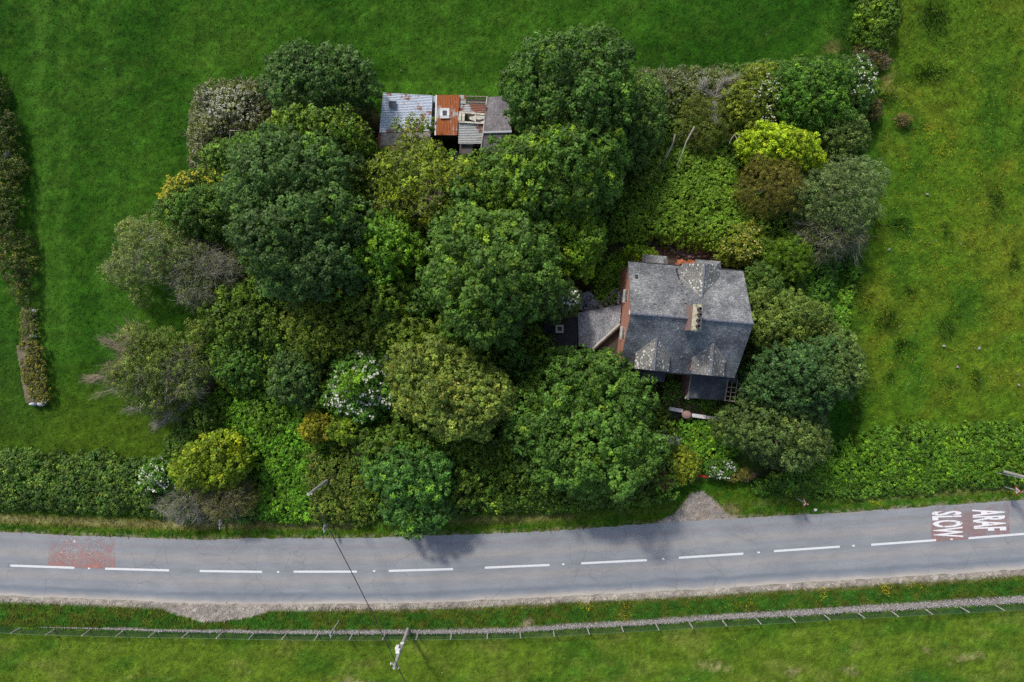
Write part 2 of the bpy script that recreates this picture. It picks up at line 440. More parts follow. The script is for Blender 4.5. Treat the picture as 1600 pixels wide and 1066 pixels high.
    lc = mixc(lc, (0.130, 0.185, 0.028), sm(fbm(px / 40, py / 25, 41), 0.5, 0.75) * .8)
    lc = mixc(lc, (0.048, 0.135, 0.009), sm(fbm(px / 60, py / 30, 45), 0.5, 0.72) * .85)
    for bx, by, rx, ry in ((1115, 1045, 16, 9), (560, 1064, 40, 6), (1455, 1015, 5, 8), (1515, 1030, 26, 6), (1320, 1042, 16, 8), (1240, 1041, 12, 4)):
        lc = mixc(lc, (0.30, 0.25, 0.14), blob(bx, by, rx, ry) * .55 * sm(n3, .35, .6))
    lc = mixc(lc, (0.035, 0.115, 0.012), blob(1440, 1062, 30, 10) * .8 + blob(1475, 1003, 6, 4) * .9)
    c = np.where(lf[..., None], lc, c)
    strip = np.clip(1.3 - np.abs(py - g_line(px) + np.interp(px, [60, 300, 700, 1600], [0, 1, 3, 5])) / np.interp(px, [60, 200, 300, 700, 1100, 1600], [.1, 1.0, 1.7, 2.6, 3.2, 4.2]), 0, 1)
    c = mixc(c, (0.26, 0.25, 0.235), strip * (px > 100) * .95)
    # warm scar of the apron
    ap = inpoly(x * .25 + px * .75, y * .25 + py * .75, APRON)
    c = mixc(c, (0.33, 0.29, 0.25), ap * (0.9 + .3 * n2)); c = mixc(c, (0.25, 0.19, 0.14), ap * sm(n2, .5, .62) * .7)
    c = mixc(c, (0.34, 0.27, 0.19), blob(830, 969, 7, 6, .8) * .8)
    for bx, by in ((1145, 795), (1150, 802)): c = mixc(c, (0.28, 0.23, 0.12), blob(bx, by, 9, 5, .8) * .6)
    green = (c[..., 1] > c[..., 0] * 1.05)[..., None]
    c = np.where(green, c * np.where((lf | (mead > .5))[..., None], np.array([1.12, 1.0, 1.0]), np.array([1.02, 0.86, 0.8])), c)
    wv = fbm(px / 50, py / 50, 91) * 5; st = fbm((px * np.cos(wv * .3) + py * np.sin(wv * .3)) / 16, (py * np.cos(wv * .3) - px * np.sin(wv * .3)) / 5, 92, 4)
    c = c * (0.62 + 0.76 * n2)[..., None] * (0.62 + 0.76 * n3)[..., None] * (0.72 + 0.56 * fbm(px / 7, py / 5, 95, 3))[..., None] * (0.60 + 0.80 * st)[..., None]
    return c

def ground_height(px, py):
    z = (fbm(px / 50, py / 50, 61) - 0.5) * 0.25 + (fbm(px / 9, py / 9, 62, 2) - .5) * 0.07
    d = np.maximum(r_top(px) - py, py - r_bot(px))
    k = np.clip((d - 2) / 40, 0, 1)
    z = z * k
    z = z - 0.02 * np.clip(d < 8, 0, 1)
    z = z - 0.10 * (d < -4)
    return z

# ------------------------------------------------------------------ ground sheet
def build_ground():
    def axis(lo, hi, step, far):
        a = np.arange(lo, hi + 1e-6, step)
        e = np.array([4, 10, 25, 60, 140, 300, 600, 1000.0])
        return np.concatenate([(lo - e)[::-1], a, hi + e])
    xs = axis(-56, 56, 0.20, 0); ys = axis(-40, 40, 0.20, 0)
    X, Y = np.meshgrid(xs, ys); PX, PY = W2P(X, Y)
    Z = ground_height(PX, PY)
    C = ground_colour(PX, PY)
    nx, ny = len(xs), len(ys)
    far = np.clip(np.maximum(np.abs(X) - 56, np.abs(Y) - 40) / 6, 0, 1)[..., None]      # beyond the modelled turf: plain field colour
    fc = np.where((PY > g_line(PX))[..., None], np.array([.085, .140, .012]), np.where((PX > 1355)[..., None], np.array([.085, .135, .009]), np.array([.032, .095, .006])))
    C = C * (1 - far) + fc * far * .8
    me = bpy.data.meshes.new('ground')
    me.vertices.add(nx * ny); me.vertices.foreach_set('co', np.stack([X, Y, Z], -1).astype(np.float32).ravel())
    i = np.arange((nx - 1) * (ny - 1)); r = i // (nx - 1); c_ = i % (nx - 1); a = r * nx + c_
    q = np.stack([a, a + 1, a + nx + 1, a + nx], -1).astype(np.int32)
    me.loops.add(q.size); me.loops.foreach_set('vertex_index', q.ravel())
    me.polygons.add(len(q)); me.polygons.foreach_set('loop_start', np.arange(0, q.size, 4, dtype=np.int32)); me.polygons.foreach_set('loop_total', np.full(len(q), 4, dtype=np.int32))
    me.update(calc_edges=True)
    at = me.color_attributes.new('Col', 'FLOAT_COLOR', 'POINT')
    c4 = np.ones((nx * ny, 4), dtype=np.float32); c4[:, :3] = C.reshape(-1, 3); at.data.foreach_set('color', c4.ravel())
    m, nt, b = new_mat('ground_turf')
    a_ = nt.nodes.new('ShaderNodeAttribute'); a_.attribute_name = 'Col'
    pos = objco(nt)
    n1 = noise(nt, pos, 5.0, 5, 0.75); n2 = noise(nt, pos, 1.2, 4, 0.6, 1.0)
    c = mix(nt, 1.0, a_.outputs['Color'], mix(nt, n1, (0.45, 0.5, 0.5), (1.55, 1.5, 1.5)), 'MULTIPLY')
    c = mix(nt, 1.0, c, mix(nt, n2, (0.8, 0.82, 0.8), (1.2, 1.18, 1.2)), 'MULTIPLY')
    nt.links.new(c, b.inputs['Base Color']); b.inputs['Roughness'].default_value = 0.95; b.inputs['Specular IOR Level'].default_value = 0.1
    bump(nt, b, n1, 0.9, 0.12)
    o = link('ground', me, m); tag(o, kind='structure'); return o
build_ground()

# ------------------------------------------------------------------ road
def m_asphalt():
    m, nt, b = new_mat('worn_asphalt')
    uv = nt.nodes.new('ShaderNodeUVMap').outputs[0]; pos = objco(nt)
    sp = nt.nodes.new('ShaderNodeSeparateXYZ'); nt.links.new(uv, sp.inputs[0]); v = sp.outputs['Y']; u = sp.outputs['X']
    mp = nt.nodes.new('ShaderNodeMapping'); mp.inputs['Scale'].default_value = (0.10, 5.0, 1); nt.links.new(uv, mp.inputs['Vector'])
    wob = noise(nt, mp.outputs[0], 1.0, 4, 0.6)
    mp3 = nt.nodes.new('ShaderNodeMapping'); mp3.inputs['Scale'].default_value = (0.5, 18.0, 1); nt.links.new(uv, mp3.inputs['Vector'])
    streak = noise(nt, mp3.outputs[0], 1.0, 4, 0.65)
    c = mix(nt, wob, (0.215, 0.228, 0.242), (0.285, 0.292, 0.298))
    def band(cen, wid, colr, amt, c):
        d = nt.nodes.new('ShaderNodeMath'); d.operation = 'SUBTRACT'; nt.links.new(v, d.inputs[0]); d.inputs[1].default_value = cen
        w2 = nt.nodes.new('ShaderNodeMath'); w2.operation = 'MULTIPLY_ADD'; nt.links.new(wob, w2.inputs[0]); w2.inputs[1].default_value = 0.10; nt.links.new(d.outputs[0], w2.inputs[2])
        s_ = nt.nodes.new('ShaderNodeMath'); s_.operation = 'SUBTRACT'; nt.links.new(w2.outputs[0], s_.inputs[0]); s_.inputs[1].default_value = 0.05
        a_ = nt.nodes.new('ShaderNodeMath'); a_.operation = 'ABSOLUTE'; nt.links.new(s_.outputs[0], a_.inputs[0])
        r = ramp(nt, a_.outputs[0], wid, 0.0)
        mu = nt.nodes.new('ShaderNodeMath'); mu.operation = 'MULTIPLY'; nt.links.new(r, mu.inputs[0]); mu.inputs[1].default_value = amt
        return mix(nt, mu.outputs[0], c, colr)
    c = band(0.86, 0.06, (0.23, 0.215, 0.22), 0.6, c)
    c = band(0.70, 0.10, (0.315, 0.292, 0.272), 0.8, c)
    c = band(0.36, 0.10, (0.315, 0.292, 0.272), 0.75, c)
    c = band(0.14, 0.07, (0.165, 0.192, 0.222), 0.8, c)
    c = band(0.50, 0.05, (0.215, 0.228, 0.24), 0.6, c)
    c = band(0.0, 0.09, (0.46, 0.41, 0.35), 1.0, c)
    c = band(1.0, 0.025, (0.30, 0.26, 0.25), 0.7, c)
    c = mix(nt, 1.0, c, mix(nt, streak, (0.80, 0.80, 0.80), (1.20, 1.20, 1.20)), 'MULTIPLY')
    g = noise(nt, pos, 18.0, 3, 0.8)
    c = mix(nt, 1.0, c, mix(nt, g, (0.72, 0.72, 0.72), (1.28, 1.28, 1.28)), 'MULTIPLY')
    big = noise(nt, pos, 0.35, 4, 0.5)
    c = mix(nt, 1.0, c, mix(nt, big, (0.76, 0.77, 0.79), (1.24, 1.23, 1.21)), 'MULTIPLY')
    # hairline cracks and bitumen spots
    vo = nt.nodes.new('ShaderNodeTexVoronoi'); vo.feature = 'DISTANCE_TO_EDGE'; vo.inputs['Scale'].default_value = 0.55
    wv = nt.nodes.new('ShaderNodeMix'); wv.data_type = 'VECTOR'
    nz = nt.nodes.new('ShaderNodeTexNoise'); nz.inputs['Scale'].default_value = 1.2; nz.inputs['Detail'].default_value = 5; nt.links.new(pos, nz.inputs['Vector'])
    wv.inputs[0].default_value = 0.35; nt.links.new(pos, wv.inputs[4]); nt.links.new(nz.outputs['Color'], wv.inputs[5])
    nt.links.new(wv.outputs[1], vo.inputs['Vector'])
    gate = ramp(nt, noise(nt, pos, 0.12, 2), 0.48, 0.56)
    cr = ramp(nt, vo.outputs['Distance'], 0.016, 0.004)
    mu = nt.nodes.new('ShaderNodeMath'); mu.operation = 'MULTIPLY'; nt.links.new(cr, mu.inputs[0]); nt.links.new(gate, mu.inputs[1])
    mu2 = nt.nodes.new('ShaderNodeMath'); mu2.operation = 'MULTIPLY'; nt.links.new(mu.outputs[0], mu2.inputs[0]); mu2.inputs[1].default_value = 0.22
    c = mix(nt, mu2.outputs[0], c, (0.09, 0.09, 0.09))
    v2 = nt.nodes.new('ShaderNodeTexVoronoi'); v2.inputs['Scale'].default_value = 0.30; nt.links.new(pos, v2.inputs['Vector'])
    c = mix(nt, ramp(nt, v2.outputs['Distance'], 0.035, 0.02), c, (0.08, 0.08, 0.08))
    nt.links.new(c, b.inputs['Base Color']); b.inputs['Roughness'].default_value = 0.9
    bump(nt, b, g, 0.35, 0.02)
    return m
ASPHALT = m_asphalt()

def build_road():
    xs = np.concatenate([np.arange(-700, -60, 40), np.arange(-60, 1661, 5), np.arange(1680, 2301, 40)]).astype(float)
    nv = 9; vs = []; uvs = []
    for i, x in enumerate(xs):
        jt = (float(fbm(x / 9, 3.3, 71)) - .5) * 5.0; jb = (float(fbm(x / 12, 9.1, 72)) - .5) * 4.0
        yt, yb = float(r_top(x)) + jt, float(r_bot(x)) + jb
        for k in range(nv):
            t = k / (nv - 1); y = yb * (1 - t) + yt * t
            w = P(x, y, 0); vs.append((w[0], w[1], 0.035 + 0.07 * (1 - (2 * t - 1) ** 2) - 0.05)); uvs.append((w[0], t))
    fs = [(i * nv + k, (i + 1) * nv + k, (i + 1) * nv + k + 1, i * nv + k + 1) for i in range(len(xs) - 1) for k in range(nv - 1)]
    me = bpy.data.meshes.new('road'); me.from_pydata(vs, [], fs); me.update()
    uv = me.uv_layers.new(name='UVMap')
    for l in me.loops: uv.data[l.index].uv = uvs[l.vertex_index]
    for p in me.polygons: p.use_smooth = True
    o = link('road', me, ASPHALT); tag(o, kind='structure')
    return o
road = build_road()
def rz(px, py):
    t = (py - r_bot(px)) / (r_top(px) - r_bot(px)); return float(-0.015 + 0.07 * (1 - (2 * t - 1) ** 2))

def m_paint(name, c1, c2, wear, scale=3.0, fine=14.0, grad=None, soft=0.12, amax=1.0):
    m, nt, b = new_mat(name); pos = objco(nt)
    n = noise(nt, pos, scale, 4, 0.6); f = noise(nt, pos, fine, 4, 0.75)
    ad = nt.nodes.new('ShaderNodeMath'); ad.operation = 'MULTIPLY_ADD'; ad.inputs[1].default_value = 0.8
    nt.links.new(f, ad.inputs[0]); nt.links.new(n, ad.inputs[2])
    src = ad.outputs[0]
    if grad:      # wear that grows across the lane (wheel track side)
        sx = nt.nodes.new('ShaderNodeSeparateXYZ'); nt.links.new(pos, sx.inputs[0])
        g = nt.nodes.new('ShaderNodeMath'); g.operation = 'MULTIPLY_ADD'; nt.links.new(sx.outputs['Y'], g.inputs[0]); g.inputs[1].default_value = -grad[0]; g.inputs[2].default_value = grad[0] * grad[1]
        a2 = nt.nodes.new('ShaderNodeMath'); nt.links.new(g.outputs[0], a2.inputs[0]); nt.links.new(src, a2.inputs[1]); src = a2.outputs[0]
    keep = ramp(nt, src, wear, wear + soft)
    if amax < 1:
        am = nt.nodes.new('ShaderNodeMath'); am.operation = 'MULTIPLY'; am.inputs[1].default_value = amax; nt.links.new(keep, am.inputs[0]); keep = am.outputs[0]
    nt.links.new(mix(nt, n, c1, c2), b.inputs['Base Color']); b.inputs['Roughness'].default_value = 0.7
    tr = nt.nodes.new('ShaderNodeBsdfTransparent'); mx = nt.nodes.new('ShaderNodeMixShader'); out = nt.nodes['Material Output']
    nt.links.new(keep, mx.inputs[0]); nt.links.new(tr.outputs[0], mx.inputs[1]); nt.links.new(b.outputs[0], mx.inputs[2]); nt.links.new(mx.outputs[0], out.inputs[0])
    return m
PAINTW = m_paint('white_road_paint', (0.76, 0.76, 0.75), (0.62, 0.62, 0.61), 0.54, 2.0, 11.0, None, .18)
PAINTW2 = m_paint('worn_white_road_paint', (0.80, 0.79, 0.78), (0.72, 0.70, 0.70), 0.70, 1.3, 9.0, None, .06)
PAINTW3 = m_paint('nearly_gone_road_paint', (0.78, 0.75, 0.74), (0.66, 0.60, 0.58), 1.00, 1.6, 8.0)
REDS = m_paint('red_surfacing', (0.44, 0.20, 0.17), (0.36, 0.22, 0.20), 0.60, 1.0, 12.0, (0.09, -17.8), 0.6, .72)
REDS2 = m_paint('worn_red_surfacing', (0.52, 0.22, 0.17), (0.44, 0.24, 0.21), 0.66, 1.6, 13.0, (0.10, -20.2), 0.7, .85)
REDS3 = m_paint('bright_worn_red_surfacing', (0.58, 0.22, 0.16), (0.50, 0.26, 0.21), 0.84, 1.6, 8.0, (0.16, -20.2), 0.6, .8)

def sheet_on_road(name, quad_px, lift, mat, sub=(10, 6), label=None):
    (x0, y0), (x1, y1), (x2, y2), (x3, y3) = quad_px     # tl, tr, br, bl
    vs = []
    for j in range(sub[1] + 1):
        for i in range(sub[0] + 1):
            s, t = i / sub[0], j / sub[1]
            x = (x0 * (1 - s) + x1 * s) * (1 - t) + (x3 * (1 - s) + x2 * s) * t
            y = (y0 * (1 - s) + y1 * s) * (1 - t) + (y3 * (1 - s) + y2 * s) * t
            w = P(x, y, 0); vs.append((w[0], w[1], rz(x, y) + lift))
    n = sub[0] + 1
    fs = [(j * n + i, (j + 1) * n + i, (j + 1) * n + i + 1, j * n + i + 1) for j in range(sub[1]) for i in range(sub[0])]
    me = bpy.data.meshes.new(name); me.from_pydata(vs, [], fs); me.update()
    o = link(name, me, mat, road)
    if label: o['label'] = label
    return o
sheet_on_road('red_surfacing', [(1454, 794), (1576, 786), (1577, 837), (1455, 847)], 0.008, REDS)
sheet_on_road('red_surfacing', [(78, 838), (180, 842), (181, 889), (74, 886)], 0.008, REDS2, label='patchy faded red surfacing at the west end')
sheet_on_road('red_surfacing', [(94, 841), (121, 842), (119, 887), (92, 886)], 0.0095, REDS3, label='brighter remnant of red surfacing, nearer the left edge')
sheet_on_road('red_surfacing', [(135, 842), (162, 843), (161, 888), (133, 887)], 0.0095, REDS3, label='brighter remnant of red surfacing, farther from the left edge')
DASH = [(17, 883.5, 117, 887), (165, 888.4, 265, 891), (312.5, 892, 410, 893.3), (459, 893, 558, 893), (607.5, 891.8, 708, 889), (757.5, 886.8, 858.6, 882.6), (908, 880, 1010.6, 875), (1060.5, 871.3, 1161, 864.9), (1209, 861, 1311.6, 854), (1360.6, 851, 1462, 843.8), (1512.5, 840.8, 1613, 833), (-130, 877, -30, 881.5), (1662, 829, 1762, 820)]
random.seed(5)
for a in DASH:
    x0, y0, x1, y1 = a; w = 1.7
    sheet_on_road('centre_line_dash', [(x0, y0 - w), (x1, y1 - w), (x1, y1 + w), (x0, y0 + w)], 0.012, PAINTW, (12, 1))
for (x, y) in ((140, 888), (435, 893.5), (585, 892), (880, 881.5), (1036, 873), (1185, 863), (1333, 852.6), (1486, 842.5)):
    w = P(x, y); MB().box((w[0], w[1], rz(x, y) - .005), (0.22, 0.14, 0.03)).build('road_stud', WHITEP, road)

def road_word(text, x_left, y_top, x_cap, y_bot, mat, slope, name='painted_word', seed=0):
    """text read by a driver heading right: letter tops point to +x, first letter at the top"""
    cu = bpy.data.curves.new('word', 'FONT'); cu.body = text; cu.size = 1.0; cu.offset = 0.03; cu.resolution_u = 3
    tmp = bpy.data.objects.new('word_tmp', cu); COL.objects.link(tmp)
    dg = bpy.context.evaluated_depsgraph_get(); dg.update()
    me = bpy.data.meshes.new_from_object(tmp.evaluated_get(dg)); bpy.data.objects.remove(tmp)
    xs = [v.co.x for v in me.vertices]; ys = [v.co.y for v in me.vertices]
    x0, x1, y0, y1 = min(xs), max(xs), min(ys), max(ys)
    for v in me.vertices:
        s = (v.co.x - x0) / (x1 - x0); t = (v.co.y - y0) / (y1 - y0)
        px = x_left + (x_cap - x_left) * t + s * 3.0
        py = y_top + (y_bot - y_top) * s - slope * (px - x_left)
        w = P(px, py); v.co = (w[0], w[1], rz(px, py) + 0.0125)
    o = link(name, me, mat, road); return o
road_word('SLOW', 1455, 799.5, 1502, 840.5, PAINTW2, 0.03)
road_word('ARAF', 1518.5, 796.5, 1569, 830, PAINTW2, 0.03)
road_word('SLOW', 92, 842, 119, 881, PAINTW3, -0.02)
road_word('ARAF', 136, 843, 162, 880, PAINTW3, -0.02)

# ------------------------------------------------------------------ foliage generators
def unit(v): return v / (np.linalg.norm(v, axis=-1, keepdims=True) + 1e-9)

def ellipse_lobes(rng, cx, cy, rx, ry, ang, zb, zt, lobe, edge=0.18, holes=0.0):
    """lobe spheres over a dome; cx.. in world metres"""
    ca, sa = math.cos(ang), math.sin(ang)
    out = []; tries = int(60 * rx * ry / lobe ** 2) + 60
    ph = rng.uniform(0, 6.28, 3)
    for _ in range(tries):
        a = rng.uniform(0, 2 * math.pi); r = math.sqrt(rng.uniform(0, 1))
        edger = 1 + edge * (0.5 * math.sin(3 * a + ph[0]) + 0.5 * math.sin(5 * a + ph[1]) + 0.35 * math.sin(9 * a + ph[2]))
        edger = min(edger, 1.04); rr = r * edger
        R = lobe * rng.choice([.55, .75, .95, 1.15, 1.4], p=[.22, .26, .24, .18, .10]) * rng.uniform(.9, 1.1)
        ex, ey = max(rx - R * 0.7, 0.2), max(ry - R * 0.7, 0.2)
        x, y = rr * ex * math.cos(a), rr * ey * math.sin(a)
        dome = math.sqrt(max(0, 1 - min(r, 1) ** 2 * 0.92))
        z = zb + (zt - zb) * (0.44 + 0.56 * dome) - R * 0.8 + rng.normal() * 0.10 * (zt - zb)
        w = (cx + x * ca - y * sa, cy + x * sa + y * ca, z)
        if any((w[0] - o[0]) ** 2 + (w[1] - o[1]) ** 2 + 0.5 * (w[2] - o[2]) ** 2 < (0.80 * (R + o[3]) * 0.72) ** 2 for o in out): continue
        out.append((w[0], w[1], max(z, R * 0.5), R))
    n_s = int(2 * math.pi * max(rx, ry) / (lobe * 1.3))      # lower skirt
    for k in range(n_s):
        a = 2 * math.pi * (k + rng.uniform(0, .8)) / n_s; R = lobe * rng.uniform(0.6, 1.0)
        q = rng.uniform(0.72, 0.92)
        x, y = (rx - R * .6) * q * math.cos(a), (ry - R * .6) * q * math.sin(a)
        out.append((cx + x * ca - y * sa, cy + x * sa + y * ca, max(zb + (zt - zb) * rng.uniform(0.0, 0.25), R * .6), R))
    return np.array(out)

def poly_lobes(rng, poly_w, h, lobe, zj=0.25, edge_drop=1.0, base=0.0):
    """lobe spheres filling a polygon (world metres), top height h"""
    xs = [p[0] for p in poly_w]; ys = [p[1] for p in poly_w]
    area = (max(xs) - min(xs)) * (max(ys) - min(ys))
    n = int(area / lobe ** 2 * 1.7) + 20
    x = rng.uniform(min(xs), max(xs), n); y = rng.uniform(min(ys), max(ys), n)
    k = inpoly(x, y, poly_w); x, y = x[k], y[k]
    d = polydist(x, y, poly_w)
    R = lobe * rng.uniform(0.65, 1.2, len(x))
    hh = h * np.clip(0.45 + d / (edge_drop * 1.2 + 0.01) * 0.55, 0.45, 1.0) * (1 + zj * (fbm(x * .45, y * .45, 5) - 0.5) * 2) + rng.normal(0, .1 * h, len(x)) * 0.6
    z = np.maximum(hh - R * 0.8, R * 0.3) + base
    return np.stack([x, y, z, R], 1)

def leafmass(rng, lobes, sub, leaf, nleaf, base, tip, tipf=0.3, vl=0.16, vs=0.24, vleaf=0.22, up=0.35, aspect=0.62, keep=1.0, flat=0.85, colour_fn=None, droop=0.0, low=-0.15):
    """leaf quads on small rosettes on lobes -> verts (4N,3), cols (N,3), rosette centres"""
    L = np.asarray(lobes); base = np.array(base); tip = np.array(tip)
    cs, ds, cl = [], [], []
    for (x, y, z, R) in L:
        m = max(5, int(2 * math.pi * (1 - low) * R * R / (sub * sub * 1.75)))
        i = np.arange(m) + rng.uniform(0, 1, m) * 0.9
        zz = 1 - (1 - low) * (i / m); ph = i * 2.399963 + rng.uniform(0, 6.28)
        rr = np.sqrt(np.clip(1 - zz * zz, 0, 1)); d = np.stack([rr * np.cos(ph), rr * np.sin(ph), zz], 1)
        rad = R * (1 + rng.normal(0, 0.09, m))[:, None]
        c = np.array([x, y, z]) + d * rad * np.array([1, 1, flat])
        tl = 1 + rng.normal(0, vl)
        cs.append(c); ds.append(d); cl.append(np.stack([np.full(m, tl), 1 + rng.normal(0, vs, m), rng.uniform(0, 1, m) * 0.6 + 0.4 * rng.uniform(0, 1)], 1))
    C = np.concatenate(cs); D = np.concatenate(ds); T = np.concatenate(cl)
    # drop rosettes buried in other lobes
    k = C[:, 2] > 0.05
    for (x, y, z, R) in L:
        q = ((C[:, 0] - x) ** 2 + (C[:, 1] - y) ** 2 + ((C[:, 2] - z) / flat) ** 2) < (0.80 * R) ** 2
        k &= ~q
    k &= rng.uniform(0, 1, len(C)) < keep
    C, D, T = C[k], D[k], T[k]
    M = len(C)
    if M == 0: return None
    sr = sub * rng.uniform(0.7, 1.2, M)
    ld = rng.normal(0, 1, (M, nleaf, 3)); ld = unit(ld); ld += D[:, None, :] * 0.75; ld[..., 2] += 0.25; ld = unit(ld)
    pos = C[:, None, :] + ld * (sr[:, None, None] * rng.uniform(0.55, 1.0, (M, nleaf, 1)))
    nrm = unit(ld + rng.normal(0, 0.38, ld.shape) + np.array([0, 0, up]))
    N = M * nleaf; pos = pos.reshape(N, 3); nrm = nrm.reshape(N, 3)
    sz = leaf * rng.uniform(0.65, 1.3, N)[:, None]
    t = rng.normal(0, 1, (N, 3)); t -= nrm * (t * nrm).sum(1, keepdims=True); t = unit(t); b = np.cross(nrm, t)
    if droop: t[:, 2] -= droop; t = unit(t)
    v = np.stack([pos - t * sz * .5, pos + b * sz * aspect * .5 - nrm * sz * .10, pos + t * sz * .5, pos - b * sz * aspect * .5 - nrm * sz * .10], 1).reshape(-1, 3)
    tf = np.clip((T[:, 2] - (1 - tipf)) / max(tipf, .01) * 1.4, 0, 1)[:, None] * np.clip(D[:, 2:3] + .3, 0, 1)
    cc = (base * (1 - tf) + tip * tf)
    if colour_fn is not None: cc = colour_fn(C, cc)
    cc = cc * np.array(FGAIN)
    cc = cc * np.clip(T[:, 0:1], .6, 1.5) * np.clip(T[:, 1:2], .6, 1.5)
    cc = np.repeat(cc, nleaf, 0) * np.clip(1 + rng.normal(0, vleaf, (N, 1)), .5, 1.7)
    hue = rng.normal(0, 0.06, (N, 1)); cc = cc * (1 + np.concatenate([hue, hue * 0.2, -hue], 1))
    return v, np.clip(cc, 0.002, 0.9), C

def rosettes(rng, pts, size, col, n=4, spread=0.10, up=1.0):
    """small flower plates: hexagon petals clusters"""
    K = len(pts); pos = np.repeat(pts, n, 0) + rng.normal(0, spread, (K * n, 3)) * np.array([1, 1, .35])
    nr = unit(rng.normal(0, .4, (K * n, 3)) + np.array([0, 0, up]))
    t = rng.normal(0, 1, nr.shape); t -= nr * (t * nr).sum(1, keepdims=True); t = unit(t); b = np.cross(nr, t)
    s = size * rng.uniform(.6, 1.2, (K * n, 1)) * .5
    vs = [pos + (t * math.cos(a) + b * math.sin(a)) * s for a in np.arange(5) * 2 * math.pi / 5]
    v = np.stack(vs, 1).reshape(-1, 3)
    c = np.array(col) * rng.uniform(.75, 1.1, (K * n, 1))
    return np_mesh('blossom', v, 5, c)

def twig_mass(rng, starts, dirs, length, width, n, col, spread=0.5, name='bare_twigs'):
    """many thin tapering twigs (narrow crossed triangles)"""
    K = len(starts); s = np.repeat(starts, n, 0); d = unit(np.repeat(dirs, n, 0) + rng.normal(0, spread, (K * n, 3)))
    L = length * rng.uniform(.5, 1.3, (K * n, 1))
    s = s + rng.normal(0, .15, s.shape) * L
    a = unit(np.cross(d, rng.normal(0, 1, d.shape))); w = width * .5
    bend = rng.normal(0, .12, d.shape) * L
    mid = s + d * L * .5 + bend
    e = s + d * L
    v = np.stack([s - a * w, s + a * w, mid + a * w * .7, mid - a * w * .7, mid - a * w * .7, mid + a * w * .7, e + a * w * .2, e - a * w * .2], 1)
    v = v.reshape(-1, 3)
    c = np.repeat(np.array(col) * rng.uniform(.65, 1.3, (K * n, 1)), 2, 0)
    return np_mesh(name, v, 4, c)

def trunk(mb, rng, cx, cy, r, z1, lobes, nl=6):
    b = Vector((cx, cy, -0.1)); top = Vector((cx + rng.normal(0, .2), cy + rng.normal(0, .2), z1))
    fork = b.lerp(top, 0.45)
    mb.tube([b, b.lerp(top, .15) + Vector((rng.normal(0, .04), rng.normal(0, .04), 0)), fork, top], [r * 1.25, r, r * .8, r * .35], 8)
    idx = rng.permutation(len(lobes))[:nl]
    for i in idx:
        l = lobes[i]; e = Vector((l[0], l[1], l[2])); m = fork.lerp(e, .5); m.z += .2
        mb.tube([fork.lerp(top, rng.uniform(0, .6)), m, e], [r * .42, r * .28, r * .10], 5)

def tree(name, label, cat, px, py, rx, ry, zt, zb=1.5, ang=0, lobe=1.3, sub=0.42, leaf=0.24, nleaf=26, base=(.04, .1, .02), tip=None, tipf=.25,
         seed=1, group=None, extra=None, blossom=None, twigs=None, tr=0.22, edge=.18, keep=1.0, **kw):
    """px,py,rx,ry are measured on the photograph where the crown shows"""
    rng = np.random.default_rng(seed); zt = zt * .88; rx *= 1.05; ry *= 1.05; edge = edge + .12
    zc = zb + (zt - zb) * 0.55
    cx, cy, _ = P(px, py, zc); k = (H - zc) / FPX
    root = empty(name, label, cat, (cx, cy, 0), group)
    lobes = ellipse_lobes(rng, cx, cy, rx * k, ry * k, math.radians(-ang), zb, zt, lobe, edge)
    if extra:
        for (ex, ey, er, ez) in extra:
            w = P(ex, ey, ez); lobes = np.concatenate([lobes, ellipse_lobes(rng, w[0], w[1], er * (H - ez) / FPX, er * (H - ez) / FPX, 0, ez - 1.5, ez + .5, lobe, edge)])
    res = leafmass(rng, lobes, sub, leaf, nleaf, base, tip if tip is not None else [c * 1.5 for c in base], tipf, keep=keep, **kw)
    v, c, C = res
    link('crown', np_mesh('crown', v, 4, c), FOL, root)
    mb = MB(); trunk(mb, rng, cx, cy, tr, zt * .75, lobes, 7); mb.build('trunk', BARK, root)
    if blossom:
        for bl in (blossom if isinstance(blossom, list) else [blossom]):
            bx, by, br, bn, bs, bc = bl
            w = P(bx, by, zc); d = np.hypot(C[:, 0] - w[0], C[:, 1] - w[1])
            cand = np.where((d < br * k) & (C[:, 2] > zb + .2 * (zt - zb)))[0]
            if len(cand):
                # favour the topmost rosettes
                cand = cand[np.argsort(-C[cand, 2] + rng.uniform(0, 1.2, len(cand)))][:bn * 2]
                cand = rng.permutation(cand)[:bn]
                pts = C[cand] + np.array([0, 0, sub * .95]) + rng.normal(0, .15, (len(cand), 3)) * np.array([1, 1, .2])
                link('blossom', rosettes(rng, pts, bs, bc), FLOWER, root)
    if twigs:
        for tw in (twigs if isinstance(twigs, list) else [twigs]):
            tx, ty, trr, tn, tl, tc = tw
            w = P(tx, ty, zc); d = np.hypot(C[:, 0] - w[0], C[:, 1] - w[1])
            cand = np.where(d < trr * k)[0]
            if len(cand):
                cand = rng.permutation(cand)[:tn]
                dr = unit(unit(C[cand] - np.array([cx, cy, zb])) * .6 + rng.normal(0, .5, (len(cand), 3)) - np.array([.25, .1, .15]))
                link('bare_twigs', twig_mass(rng, C[cand], dr, tl, 0.024, 8, tc), TWIG, root)
    return root

